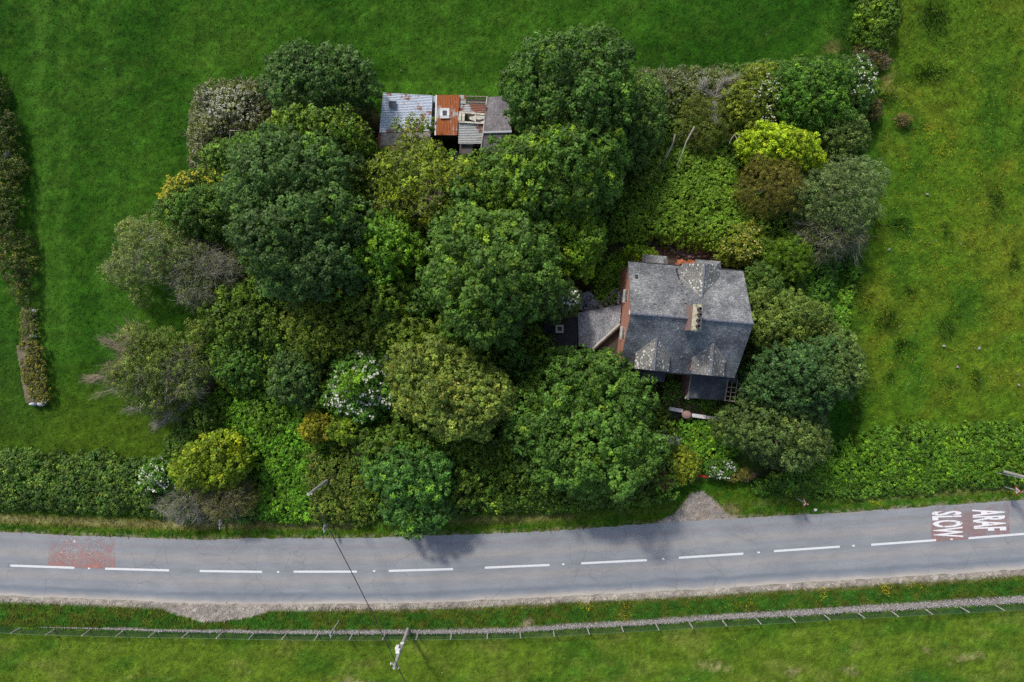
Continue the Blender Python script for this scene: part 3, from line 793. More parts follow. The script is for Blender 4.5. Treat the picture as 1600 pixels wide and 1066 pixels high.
def mass(name, label, cat, poly_px, h, lobe=.6, sub=.3, leaf=.18, nleaf=16, base=(.05, .13, .02), tip=None, tipf=.3, seed=1, kind=None, group=None,
         z=None, zj=.25, edge_drop=1.0, blossom=None, keep=1.0, part='foliage', stems=False, twigs=None, vl=.26, **kw):
    rng = np.random.default_rng(seed)
    zz = h * .6 if z is None else z
    pw = [P(x, y, zz)[:2] for x, y in poly_px]
    lobes = poly_lobes(rng, pw, h, lobe, zj, edge_drop)
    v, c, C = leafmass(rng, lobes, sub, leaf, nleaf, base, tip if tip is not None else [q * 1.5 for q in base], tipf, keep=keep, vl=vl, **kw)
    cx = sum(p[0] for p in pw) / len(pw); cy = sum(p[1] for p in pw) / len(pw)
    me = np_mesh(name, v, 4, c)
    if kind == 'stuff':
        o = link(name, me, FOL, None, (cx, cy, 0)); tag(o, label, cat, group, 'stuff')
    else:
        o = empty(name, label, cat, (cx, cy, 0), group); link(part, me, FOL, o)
        if False:
            mb = MB()
            for i in rng.permutation(len(lobes))[:40]:
                l = lobes[i]; mb.tube([(l[0], l[1], -.05), (l[0] + rng.normal(0, .1), l[1] + rng.normal(0, .1), l[2])], [.05, .02], 4)
            mb.build('stems', BARK, o)
    if blossom:
        for (bn, bs, bc, bpoly) in (blossom if isinstance(blossom, list) else [blossom]):
            cand = np.arange(len(C))
            if bpoly is not None:
                bw = [P(x, y, zz)[:2] for x, y in bpoly]; cand = cand[inpoly(C[:, 0], C[:, 1], bw)]
            cand = rng.permutation(cand)[:bn]
            if len(cand):
                pts = C[cand] + np.array([0, 0, sub])
                f = link('blossom', rosettes(rng, pts, bs, bc, 4, .08), FLOWER, o if kind != 'stuff' else None, None)
                if kind == 'stuff': tag(f, 'scattered blossom', 'flowers', kind='stuff')
    if twigs:
        tn, tl, tc = twigs; cand = rng.permutation(len(C))[:tn]
        dr = unit(rng.normal(0, 1, (len(cand), 3)) + np.array([0, 0, .8]))
        link('bare_twigs', twig_mass(rng, C[cand], dr, tl, 0.03, 8, tc), TWIG, o)
    return o

FGAIN = (1.86, 1.70, 0.80)
# palette (linear albedo)
DK = (.026, .078, .026); DKT = (.050, .125, .034)
SY = (.044, .102, .022); SYT = (.090, .190, .022)
BR = (.050, .135, .018); BRT = (.150, .270, .018)
YG = (.105, .170, .016); YGT = (.21, .28, .02)
OL = (.092, .135, .030); OLT = (.17, .205, .05)
BL = (.040, .088, .034); BLT = (.065, .135, .060)
GG = (.100, .145, .070); GGT = (.17, .22, .10)
TW = (.30, .28, .22); TWB = (.29, .23, .16)
WHT = (.74, .74, .60)

# ------------------------------------------------------------------ the house
HO = P(0, 0)  # placeholder, overwritten below
HX, HY = 9.83, 2.29
HD = (0.9965, -0.083); HP = (-0.083, -0.9965)
def HL(u, v, z): return (HX + u * HD[0] + v * HP[0], HY + u * HD[1] + v * HP[1], z)
def hxy(u, v): return HL(u, v, 0)[:2]
house = empty('house', 'abandoned red brick house with a grey slate roof and four gablets among the trees', 'house', HL(5.1, 0, 0))
LEN, EV, RZ, EZ = 10.2, 4.72, 8.5, 4.85
SL = (RZ - EZ) / EV
def zr(v): return RZ - SL * abs(v)
mb = MB()
prof = [(-4.42, -0.1), (-4.42, zr(4.42) - .16), (0, RZ - .16), (4.42, zr(4.42) - .16), (4.42, -0.1)]
a = [HL(0.14, v, z) for v, z in prof]; b = [HL(10.06, v, z) for v, z in prof]
mb.add(a + b, [(0, 1, 2, 3, 4), (9, 8, 7, 6, 5), (0, 5, 6, 1), (1, 6, 7, 2), (2, 7, 8, 3), (3, 8, 9, 4), (4, 9, 5, 0)])
wall = mb.build('wall', BRICK, house)
mb = MB()
mb.slab([HL(0, -EV, EZ), HL(LEN, -EV, EZ), HL(LEN, -.003, RZ), HL(0, -.003, RZ)], .11)
mb.slab([HL(0, .003, RZ), HL(LEN, .003, RZ), HL(LEN, EV, EZ), HL(0, EV, EZ)], .11)
SLATE_H = m_slate('slate_main_roof', (0.125, 0.128, 0.136), (0.200, 0.203, 0.210), 0.2, 0.22, 0.03, 3.0)
roof = mb.build('roof', SLATE_H, house)
mb = MB(); rng = random.Random(3)
for i in range(23):
    u0 = i * LEN / 23; mb.tube([HL(u0 + .015, 0, RZ + .0), HL(u0 + LEN / 23 - .015, 0, RZ + .0 + rng.uniform(0, .012))], .13, 8)
mb.build('ridge_tiles', RIDGE, roof)
for s in (-1, 1):
    mb = MB(); mb.tube([HL(-.02, s * (EV + .05), EZ - .12), HL(LEN + .02, s * (EV + .05), EZ - .16)], .06, 8); mb.build('gutter', BLACKP, roof)
mb = MB()    # slipped and patched slates
DARKSL = m_noise('exposed_underlay', (0.018, 0.019, 0.022), (0.04, 0.042, 0.05), 6.0)
def slope_patch(mb, u, v, w, l, ang=0):
    q = []
    for du, dv in ((-w / 2, -l / 2), (w / 2, -l / 2), (w / 2, l / 2), (-w / 2, l / 2)):
        uu = u + du * math.cos(ang) - dv * math.sin(ang); vv = v + du * math.sin(ang) + dv * math.cos(ang)
        q.append(HL(uu, vv, zr(vv) + .014))
    mb.slab(q, .01)
slope_patch(mb, .68, -3.35, .27, .36); mb.build('missing_slate', DARKSL, roof)
for (u, v, w, l) in ((4.25, -4.15, .16, .3), (4.32, -3.85, .2, .28), (4.38, -3.55, .14, .3), (4.3, -4.4, .24, .16), (4.6, -3.0, .1, .2), (4.5, -2.4, .22, .1), (4.9, -2.1, .1, .18), (4.55, -1.6, .18, .1), (4.2, -1.9, .12, .1), (2.1, -.95, .2, .1), (2.9, -1.2, .15, .1), (4.7, -1.25, .25, .12)):
    mb = MB(); slope_patch(mb, u, v, w, l, rng.uniform(-.2, .2)); mb.build('missing_slate', DARKSL, roof)

def dormer(u0, side, hw, zr_, ze, vend, mat, label=None):
    """gabled dormer across the eave; side -1 rear, +1 front"""
    vr = (RZ - zr_) / SL; ve = (RZ - ze) / SL
    mbw = MB(); wv = vend - .28
    pr = [(-hw + .12, EZ - 1.0), (-hw + .12, ze - .06), (0, zr_ - .14), (hw - .12, ze - .06), (hw - .12, EZ - 1.0)]
    A = [HL(u0 + x, side * (wv - 1.6), z) for x, z in pr]; B = [HL(u0 + x, side * wv, z) for x, z in pr]
    mbw.add(A + B, [(0, 1, 2, 3, 4), (9, 8, 7, 6, 5), (0, 5, 6, 1), (1, 6, 7, 2), (2, 7, 8, 3), (3, 8, 9, 4), (4, 9, 5, 0)])
    d = mbw.build('dormer', BRICK, house)
    if label: d['label'] = label
    mb = MB()
    for s in (-1, 1):
        mb.slab([HL(u0 + s * .002, side * vend, zr_), HL(u0 + s * .002, side * (vr + .0), zr_ + .02), HL(u0 + s * hw, side * ve, ze + .03), HL(u0 + s * hw, side * vend, ze)], .09)
    mb.build('roof', mat, d)
    mb = MB(); mb.tube([HL(u0, side * (vend + .01), zr_ + .0), HL(u0, side * (vr + .05), zr_ + .03)], .085, 8)
    mb.build('ridge_cap', RIDGE, d)
    mb = MB()
    for s in (-1, 1): mb.tube([HL(u0, side * (vr - .02), zr_ + .05), HL(u0 + s * hw, side * (ve + .0), ze + .05)], .028, 5)
    mb.build('valley_fillet', STONE, d)
    mb = MB(); c = HL(u0, side * (wv + .01), 0); ang = math.atan2(HD[1], HD[0])
    mb.box((c[0], c[1], EZ - .9), (1.1, .08, 1.4), ang); w_ = mb.build('window', WHITEP, d)
    return d
dormer(6.17, -1, 1.62, 7.05, 5.68, 4.86, SLATE_D, 'rear gablet with spotted slates on its left slope')
dormer(2.62, 1, 1.50, 7.10, 5.95, 4.58, SLATE_D, 'left front gablet spotted with white lichen')
dormer(7.48, 1, 1.45, 7.02, 5.92, 4.62, SLATE_D, 'right front gablet spotted with white lichen')

# chimney
HA = math.atan2(HD[1], HD[0])
c = HL(5.06, 0, 0); mb = MB(); mb.box((c[0], c[1], 7.0), (.66, 2.05, 2.95), HA)
ch = mb.build('chimney', PINK, roof)
CREAM = m_noise('cream_mortar', (0.50, 0.46, 0.33), (0.36, 0.34, 0.24), 3.5, 0.9, 0.5, (0.13, 0.13, 0.04), 4.0)
c = HL(5.08, 0, 0)
mb = MB(); mb.box((c[0], c[1], 9.952), (.78, 2.16, .16), HA); mb.box((c[0], c[1], 10.114), (.62, 2.0, .07), HA)
mb.build('chimney_cap', CREAM, house, bevel=.03)
def ring(mb, c, r0, r1, z0, z1, n=12):
    k = []
    for (r, z) in ((r1, z0), (r1 * .93, z1), (r0, z1), (r0, z0 + .05)):
        k.append([(c[0] + r * math.cos(6.2832 * i / n), c[1] + r * math.sin(6.2832 * i / n), z) for i in range(n)])
    vs = sum(k, []); fs = []
    for j in range(3):
        for i in range(n): fs.append((j * n + i, j * n + (i + 1) % n, (j + 1) * n + (i + 1) % n, (j + 1) * n + i))
    fs.append(tuple(3 * n + i for i in range(n)))
    mb.add(vs, fs)
POT = m_noise('sooty_clay', (0.055, 0.045, 0.05), (0.10, 0.08, 0.085), 6.0)
for i, v in enumerate((-.70, -.25, .22, .68)):
    mb = MB(); ring(mb, HL(5.14 + (.05 if i == 1 else 0), v, 0), .10, .17, 10.15, 10.62); mb.build('chimney_pot', POT, house)

# windows of the left gable
def gable_window(v, z0, z1, w=.95):
    mb = MB()
    c = HL(.14 - .012, v, 0)
    mb.box((c[0], c[1], z0), (.05, w, z1 - z0), HA); f = mb.build('window', STONE, house)
    c = HL(.14 - .05, v, 0)
    for s in (-1, 1):
        g = HL(.14 - .042, v + s * w * .235, 0); m2 = MB(); m2.box((g[0], g[1], z0 + .08), (.012, w * .40, z1 - z0 - .16), HA); m2.build('pane', GLASS_D, f)
    g = HL(.14 - .09, v, 0); m2 = MB(); m2.box((g[0], g[1], z0 - .14), (.24, w + .25, .12), HA); m2.build('sill', STONE, f)
gable_window(-1.75, 4.1, 5.5); gable_window(1.55, 4.1, 5.5); gable_window(-1.75, 1.0, 2.4)
mb = MB(); g = HL(.10, -.15, 0); mb.box((g[0], g[1], 6.9), (.06, .4, .5), HA); mb.build('vent', WHITESTONE, house)
mb = MB(); g = HL(10.2, -2.6, 0); mb.box((g[0], g[1], 4.6), (.34, 1.1, .12), HA); mb.build('ledge', LEAD, house)
# rear and front bays with low hipped roofs
def bay(u0, u1, side, depth, z, mat, label):
    v0, v1 = 4.42, 4.42 + depth
    pts = [hxy(u0, side * v0), hxy(u1, side * v0), hxy(u1 - .25, side * (v1 - .15)), hxy(u0 + .25, side * (v1 - .15))]
    mb = MB(); mb.prism(pts, -.1, z - .25); d = mb.build('bay', BRICK, house); d['label'] = label
    mb = MB(); zt = z + .35
    A = [HL(u0 - .12, side * v0, z - .24), HL(u1 + .12, side * v0, z - .24), HL(u1 - .1, side * v1, z - .24), HL(u0 + .1, side * v1, z - .24),
         HL(u0 + .3, side * v0, zt), HL(u1 - .3, side * v0, zt), HL(u1 - .55, side * (v1 - .45), zt - .1), HL(u0 + .55, side * (v1 - .45), zt - .1)]
    fs = [(4, 5, 6, 7), (3, 7, 6, 2), (0, 4, 7, 3), (1, 2, 6, 5), (0, 3, 2, 1), (0, 1, 5, 4)]
    mb.add(A, fs); me = mb.mesh('bay_roof')
    link('roof', me, mat, d)
bay(1.55, 3.95, -1, 1.35, 3.0, SLATE_H, 'rear bay below the eave, near the left corner')
bay(6.35, 8.85, -1, 1.30, 3.0, SLATE_H, 'rear bay behind the rear gablet')
bay(1.3, 4.65, 1, 1.25, 2.9, SLATE_K, 'front bay with a dark slate roof under the left gablet')
# porch
mb = MB(); mb.prism([hxy(6.78, 4.42), hxy(6.98, 4.42), hxy(6.98, 6.75), hxy(6.78, 6.75)], -.1, [3.05, 3.05, 2.55, 2.55])
mb.prism([hxy(10.06, 4.43), hxy(10.2, 4.43), hxy(10.2, 6.75), hxy(10.06, 6.75)], -.1, [3.0, 3.0, 2.5, 2.5])
mb.prism([hxy(7.0, 6.6), hxy(8.1, 6.6), hxy(8.1, 6.75), hxy(7.0, 6.75)], -.1, 2.5)
mb.prism([hxy(9.2, 6.6), hxy(10.04, 6.6), hxy(10.04, 6.75), hxy(9.2, 6.75)], -.1, 2.5)
porch = mb.build('porch', PINK, house)
FELT = m_slate('porch_slate', (0.060, 0.064, 0.074), (0.085, 0.088, 0.098), 0.22, 0.0, 0.03, 2.0)
mb = MB(); mb.slab([HL(6.88, 4.46, 3.2), HL(10.16, 4.46, 3.2), HL(10.16, 6.92, 2.62), HL(6.88, 6.92, 2.62)], .07); mb.build('roof', FELT, porch)
mb = MB()
mb.slab([HL(6.78, 4.46, 3.21), HL(6.875, 4.46, 3.21), HL(6.875, 6.95, 2.63), HL(6.78, 6.95, 2.63)], .1)
mb.build('bargeboard', TIMBER, porch); mb = MB()
mb.slab([HL(10.165, 4.46, 3.21), HL(10.27, 4.46, 3.21), HL(10.27, 6.95, 2.63), HL(10.165, 6.95, 2.63)], .1)
mb.build('bargeboard', TIMBER, porch)
for i, v in enumerate((5.1, 5.65, 6.1, 6.5, 6.9)):
    mb = MB(); g = HL(10.72, v, 0); mb.box((g[0], g[1], 2.62 - (v - 4.5) * .1), (.92, .09, .1), HA + (.04 if i % 2 else -.03)); mb.build('rafter', TIMBER, porch)
for u in (10.72, 11.18):
    mb = MB(); mb.tube([HL(u, 4.9, 2.78), HL(u, 6.98, 2.5)], .05, 4); mb.build('rafter', TIMBER, porch)
mb = MB(); mb.slab([HL(10.30, 4.45, 3.0), HL(11.1, 4.45, 3.0), HL(11.1, 5.2, 2.86), HL(10.30, 5.2, 2.86)], .05); mb.build('broken_slates', SLATE_K, porch)
mb = MB()
for (u, v, a_) in ((6.85, 6.75, .3), (6.7, 6.9, 1.1), (6.95, 6.98, .6)):
    g = HL(u, v, 0); mb.box((g[0], g[1], 2.4), (.3, .14, .12), a_)
mb.build('loose_bricks', RUBBLE, porch)

# low outbuilding on the left side of the house
out = empty('slate_outbuilding', 'collapsing slate roofed outbuilding against the left gable of the house', 'outbuilding', P(935, 515))
def pz(lst): return [P(x, y, z) for x, y, z in lst]
def roofpoly(mb, lst, th=.08):
    mb.slab(pz(lst), th)
def wallpoly(mb, lst, drop=.12):
    pts = [P(x, y, z)[:2] for x, y, z in lst]; mb.prism(pts, -.1, [z - drop for _, _, z in lst])
A = [(903, 489, 2.6), (971, 476, 3.0), (968.5, 507, 3.1), (925, 546, 2.7), (904, 541, 2.45)]
mb = MB(); wallpoly(mb, [(906, 491, 2.6), (969, 479, 3.0), (966.5, 506, 3.0), (926, 543, 2.65), (906, 538, 2.45)], .2); mb.build('wall', RUBBLE, out)
# main slope is split into two flat facets so that it is planar
mb = MB(); roofpoly(mb, [A[0], A[1], (968.5, 507, 3.02)]); roofpoly(mb, [A[0], (968.5, 507, 3.02), (925, 546, 2.62)]); roofpoly(mb, [A[0], (925, 546, 2.62), (904, 541, 2.55)])
mb.build('roof', SLATE_O, out)
mb = MB(); mb.tube([P(969.5, 506.5, 3.06), P(925, 547, 2.68)], .16, 4); mb.build('coping', STONE, out)
mb = MB(); wallpoly(mb, [(968, 510, 2.2), (965, 556, 2.2), (927, 550, 2.2)], .1); mb.build('wall', DARKWOOD, out)
mb = MB(); roofpoly(mb, [(970, 509, 2.4), (966, 558, 2.0), (925, 550, 2.1)], .06); mb.build('roof', m_noise('mossy_felt', (0.05, 0.042, 0.032), (0.085, 0.07, 0.05), 2.5), out)
felt = empty('felt_roofed_outhouse', 'square outhouse with a black felt roof and a cream chimney beside the slate outbuilding', 'outhouse', P(880, 515))
mb = MB(); wallpoly(mb, [(852, 480, 2.5), (900, 489, 2.5), (901, 546, 2.4), (852, 550, 2.4)], .15); mb.build('wall', RUBBLE, felt)
mb = MB(); roofpoly(mb, [(850, 478, 2.5), (902, 487, 2.5), (903, 548, 2.4)]); roofpoly(mb, [(850, 478, 2.5), (903, 548, 2.4), (850, 552, 2.4)])
mb.build('roof', m_noise('black_felt', (0.012, 0.012, 0.014), (0.026, 0.025, 0.028), 1.6, 0.8, 0.3, (0.05, 0.045, 0.04), 9.0), felt)
c = P(874.5, 514, 3.6); mb = MB(); t = .17; o_ = .36
for (dx, dy, sx, sy) in ((0, o_ - t / 2, 2 * o_, t), (0, -o_ + t / 2, 2 * o_, t), (-o_ + t / 2, 0, t, 2 * o_ - 2 * t - .004), (o_ - t / 2, 0, t, 2 * o_ - 2 * t - .004)):
    mb.box((c[0] + dx, c[1] + dy, 2.3), (sx, sy, 1.3))
chm = mb.build('chimney', m_noise('cream_render', (0.44, 0.42, 0.33), (0.33, 0.31, 0.25), 3.0), felt)
mb = MB(); mb.box((c[0], c[1], 2.4), (2 * o_ - 2 * t - .01, 2 * o_ - 2 * t - .01, .8)); mb.build('flue', m_noise('mossy_flue', (0.08, 0.09, 0.05), (0.13, 0.12, 0.08), 5.0), chm)
# rubble of slates, yard stones
def scatter_slabs(name, label, cat, poly, n, z, smin, smax, mat, seed, th=.02, tilt=.3):
    rng = np.random.default_rng(seed); pw = [P(x, y, z)[:2] for x, y in poly]; mb = MB()
    xs = [p[0] for p in pw]; ys = [p[1] for p in pw]; k = 0
    while k < n:
        x, y = rng.uniform(min(xs), max(xs)), rng.uniform(min(ys), max(ys))
        if not inpoly(np.array([x]), np.array([y]), pw)[0]: continue
        k += 1; a_ = rng.uniform(0, 6.28); s1 = rng.uniform(smin, smax); s2 = s1 * rng.uniform(.5, .9); zz = z + rng.uniform(-.1, .15)
        t1, t2 = rng.normal(0, tilt, 2); q = []
        for dx, dy in ((-1, -1), (1, -1), (1, 1), (-1, 1)):
            dx *= rng.uniform(.8, 1.1); dy *= rng.uniform(.8, 1.1)
            q.append((x + (dx * math.cos(a_) * s1 - dy * math.sin(a_) * s2) / 2, y + (dx * math.sin(a_) * s1 + dy * math.cos(a_) * s2) / 2, zz + t1 * dx * s1 / 2 + t2 * dy * s2 / 2))
        mb.slab(q, th)
    o = mb.build(name, mat, None, (pw[0][0], pw[0][1], 0)); tag(o, label, cat, None, 'stuff'); return o
scatter_slabs('fallen_slates', 'heap of fallen blue slates at the corner of the black felt roof', 'slates', [(905, 466), (922, 455), (932, 478), (920, 495), (905, 492)], 70, .9, .25, .7, SLATE_O, 4)
scatter_slabs('yard_rubble', 'pale rubble along the back edge of the slate outbuilding', 'rubble', [(925, 478), (962, 452), (972, 456), (972, 478), (930, 488)], 80, .5, .12, .45, RUBBLE, 5, .06)
scatter_slabs('back_yard_rubble', 'brown rubble in the back yard behind the house', 'rubble', [(965, 385), (1000, 375), (1090, 392), (1150, 398), (1150, 410), (1000, 398)], 120, .1, .1, .4, m_noise('dark_rubble', (0.10, 0.07, 0.06), (0.20, 0.15, 0.12), 3.0), 6, .06)
CLAY = m_noise('terracotta', (0.45, 0.15, 0.06), (0.32, 0.11, 0.06), 4.0)
scatter_slabs('clay_tile_heap', 'orange clay tiles piled behind the house between its two rear bays', 'tiles', [(1056, 408), (1086, 408), (1084, 416), (1058, 416)], 26, .9, .2, .5, CLAY, 8, .03)

# garden wall with pier, stone steps
def strip_wall(name, pts, z0, z1, w, mat, parent):
    mb = MB()
    for (a_, b_) in zip(pts[:-1], pts[1:]):
        p, q = Vector(P(*a_, z1)[:2]), Vector(P(*b_, z1)[:2]); d = (q - p).normalized(); n = Vector((-d.y, d.x)) * w / 2
        mb.prism([tuple(p + n), tuple(q + n), tuple(q - n), tuple(p - n)], z0, z1)
    return mb.build(name, mat, parent)
gw = empty('garden_wall', 'low garden wall with broken white coping in front of the porch', 'wall', P(1100, 650))
strip_wall('wall', [(1082, 649), (1121, 654.5)], -.1, .95, .26, RUBBLE, gw)
strip_wall('coping', [(1081.5, 649), (1103, 652)], .952, 1.03, .34, WHITESTONE, gw)
strip_wall('coping', [(1104, 652.3), (1122, 655)], .952, 1.02, .30, STONE, gw)
strip_wall('wall', [(1046, 639), (1066, 643)], -.1, .95, .24, RUBBLE, gw)
strip_wall('coping', [(1046, 638.5), (1067, 642.5)], .952, 1.03, .32, WHITESTONE, gw)
pier = empty('gate_pier', 'round pink rendered gate pier with a domed cap beside the garden wall', 'pier', P(1073.5, 648.5))
c = P(1073.5, 648.5, 1.4); mb = MB(); n = 12; vs = []; lv = [(.36, -.1), (.36, 1.2), (.46, 1.22), (.46, 1.34), (.34, 1.48), (.12, 1.56)]
for r, z in lv:
    vs += [(c[0] + r * math.cos(6.2832 * i / n), c[1] + r * math.sin(6.2832 * i / n) * .85, z) for i in range(n)]
fs = [(j * n + i, j * n + (i + 1) % n, (j + 1) * n + (i + 1) % n, (j + 1) * n + i) for j in range(len(lv) - 1) for i in range(n)] + [tuple((len(lv) - 1) * n + i for i in range(n))]
mb.add(vs, fs); mb.build('pier_body', PINK, pier)
st = empty('stone_steps', 'flight of worn grey stone steps in the overgrown front garden', 'steps', P(1047, 687))
for i in range(6):
    mb = MB(); x = 1034 + i * 5.2; c = P(x + 2, 684.5 + i * 1.2, 0); mb.box((c[0], c[1], -.05), (.29, .85, .62 - i * .09), -.22); mb.build('step', m_noise('step_stone', (0.22, 0.22, 0.23), (0.36, 0.35, 0.36), 4.0, .9, .4) if i == 0 else bpy.data.materials['step_stone'], st, bevel=.02)
gt = empty('garden_gate', 'red painted garden gate among the shrubs above the lay-by track', 'gate', P(1095, 745))
a_, b_ = P(1086, 743.5, .9), P(1106, 746, .9)
for z in (.3, .9):
    mb = MB(); mb.tube([(a_[0], a_[1], z), (b_[0], b_[1], z)], .05, 6); mb.build('rail', REDP, gt)
for i in range(7):
    t = i / 6; x, y = a_[0] * (1 - t) + b_[0] * t, a_[1] * (1 - t) + b_[1] * t; mb = MB(); mb.tube([(x, y, .0), (x, y, 1.0)], .03, 6); mb.build('bar', REDP, gt)

# ------------------------------------------------------------------ the four sheds
def corrugated(quad, period, amp, across=True, nseg=4):
    """quad: tl,tr,br,bl 3-d; ridges run left-right when across, else top-bottom"""
    q = [Vector(p) for p in quad]
    L = ((q[3] - q[0]).length if across else (q[1] - q[0]).length); n = int(L / period * 6)
    nr = (q[1] - q[0]).cross(q[3] - q[0]).normalized(); nr = nr if nr.z > 0 else -nr
    vs = []; 
    for i in range(n + 1):
        s = i / n; off = nr * (math.sin(s * L / period * 2 * math.pi) * amp + (0.02 if int(s * L / .9) % 2 else 0))
        for j in range(nseg + 1):
            t = j / nseg
            p = ((q[0].lerp(q[1], t)).lerp(q[3].lerp(q[2], t), s) if across else (q[0].lerp(q[3], t)).lerp(q[1].lerp(q[2], t), s))
            vs.append(tuple(p + off))
    m = nseg + 1
    fs = [(i * m + j, (i + 1) * m + j, (i + 1) * m + j + 1, i * m + j + 1) if across else (i * m + j, i * m + j + 1, (i + 1) * m + j + 1, (i + 1) * m + j) for i in range(n) for j in range(nseg)]
    me = bpy.data.meshes.new('sheet'); me.from_pydata(vs, [], fs); me.update()
    if me.polygons[0].normal.z < 0: me.flip_normals()
    uvs = me.uv_layers.new(name='UVMap'); e1 = (q[1] - q[0]).normalized(); e2 = (q[3] - q[0]).normalized()
    for l in me.loops:
        p = Vector(vs[l.vertex_index]) - q[0]; uvs.data[l.index].uv = (p.dot(e2), p.dot(e1)) if across else (p.dot(e1), p.dot(e2))
    return me
def mod_solid(o, th=.01):
    m = o.modifiers.new('thickness', 'SOLIDIFY'); m.thickness = th; return o
SH_BLUE = m_sheet('blue_painted_sheet', (0.50, 0.57, 0.66), (0.62, 0.67, 0.74), (0.42, 0.20, 0.14), 0.20, 3.0)
SH_RUST = m_sheet('rusted_sheet', (0.42, 0.13, 0.035), (0.30, 0.085, 0.025), (0.56, 0.56, 0.55), 0.22, 7.3, .8)
SH_PATCH = m_sheet('patchy_galvanised_sheet', (0.47, 0.49, 0.48), (0.34, 0.35, 0.35), (0.30, 0.11, 0.06), 0.27, 12.0)
SH_RUST2 = m_sheet('rusty_red_sheet', (0.30, 0.11, 0.08), (0.22, 0.08, 0.06), (0.42, 0.44, 0.46), 0.20, 2.0, .8)
z1, z2 = 3.1, 2.5
sh = empty('corrugated_shed', 'long shed roofed in pale blue corrugated sheets with a rusty corner', 'shed', P(637, 180))
mb = MB(); mb.prism([P(600, 148, 2.8)[:2], P(674, 151, 2.8)[:2], P(671, 222, 2.8)[:2], P(593, 226, 2.8)[:2]], -.1, [2.85, 2.85, 2.35, 2.35]); mb.build('wall', RUBBLE, sh)
me = corrugated([P(598.5, 145, z1), P(676, 149.5, z1), P(673, 205, z2), P(592.5, 208, z2)], .15, .022, True, 6); r_ = mod_solid(link('roof', me, SH_BLUE, sh))
me = corrugated([P(591.5, 208.5, z2 - .05), P(668, 206, z2 - .05), P(666, 232, 2.25), P(589.5, 235, 2.25)], .15, .022, True, 6); mod_solid(link('lower_roof', me, SH_RUST2, sh))
mb = MB(); mb.slab([P(608, 158, z1 + .06), P(619.5, 158.5, z1 + .06), P(619, 169, z1 - .02), P(607.5, 168.5, z1 - .02)], .03); mb.build('rooflight', GLASS_D, sh)
mb = MB(); mb.slab([P(677.5, 150, 2.6), P(681, 150, 2.6), P(679.5, 200, 2.2), P(673.5, 209, 2.2)], .03); mb.build('flashing', m_sheet('blue_flashing', (0.34, 0.42, 0.50), (0.42, 0.50, 0.57), (0.06, 0.06, 0.07), 0.30, 5.0), sh)
s2 = empty('rusty_shed', 'narrow shed with a bright rust red roof and one small white skylight', 'shed', P(699, 180))
mb = MB(); mb.prism([P(684, 151, 3)[:2], P(716.5, 151, 3)[:2], P(713, 208, 3)[:2], P(682, 208, 3)[:2]], -.1, [3.15, 3.15, 2.7, 2.7]); mb.build('wall', DARKWOOD, s2)
me = corrugated([P(682.5, 148.5, 3.4), P(718.5, 148.5, 3.4), P(714.5, 211.5, 2.9), P(680.5, 211, 2.9)], .15, .02, False, 8); r_ = mod_solid(link('roof', me, SH_RUST, s2))
mb = MB(); mb.slab([P(680.6, 148.5, 3.42), P(682.8, 148.5, 3.42), P(681.2, 211.5, 2.92), P(678.8, 211.5, 2.92)], .12); mb.build('barge_board', WHITEP, s2)
fr = MB()
for (a_, b_, c_, d_) in (((687.5, 169), (702.5, 169), (702, 173), (688, 173)), ((687.8, 181), (702, 181), (702, 185), (687.5, 185)), ((687.5, 173.2), (691.5, 173.2), (691.5, 180.8), (687.6, 180.8)), ((698.5, 173.2), (702.5, 173.2), (702, 180.8), (698.3, 180.8))):
    fr.slab([P(a_[0], a_[1], 3.32), P(b_[0], b_[1], 3.32), P(c_[0], c_[1], 3.26), P(d_[0], d_[1], 3.26)], .08)
sk = fr.build('skylight', WHITEP, s2)
mb = MB(); mb.slab([P(691.3, 172.9, 3.27), P(698.7, 172.9, 3.27), P(698.5, 181.1, 3.22), P(691.3, 181.1, 3.22)], .02); mb.build('pane', GLASS_D, sk)
s3 = empty('patched_shed', 'shed with patched grey and rusty sheets and a broken white rooflight', 'shed', P(737, 195))
mb = MB(); mb.prism([P(719, 164, 2.8)[:2], P(758, 166, 2.8)[:2], P(751, 222, 2.8)[:2], P(718, 222, 2.8)[:2]], -.1, [1.5, 1.5, 1.4, 1.4]); mb.build('wall', DARKWOOD, s3)
me = corrugated([P(717.5, 162, 3.1), P(760.5, 164, 3.1), P(758, 178, 3.0), P(717, 176, 3.0)], .15, .02, True, 5); mod_solid(link('upper_sheet', me, SH_PATCH, s3))
me = corrugated([P(718.5, 148.5, 3.25), P(728.5, 148.8, 3.25), P(728, 162.3, 3.15), P(718, 162, 3.15)], .15, .02, False, 4); mod_solid(link('loose_sheet', me, SH_PATCH, s3))
me = corrugated([P(717, 191.5, 2.95), P(757.5, 193, 2.95), P(753.5, 224.5, 2.6), P(716, 224.5, 2.6)], .15, .022, True, 5); mod_solid(link('lower_sheet', me, m_sheet('striped_grey_sheet', (0.46, 0.48, 0.47), (0.36, 0.36, 0.35), (0.26, 0.10, 0.06), 0.16, 22.0), s3))
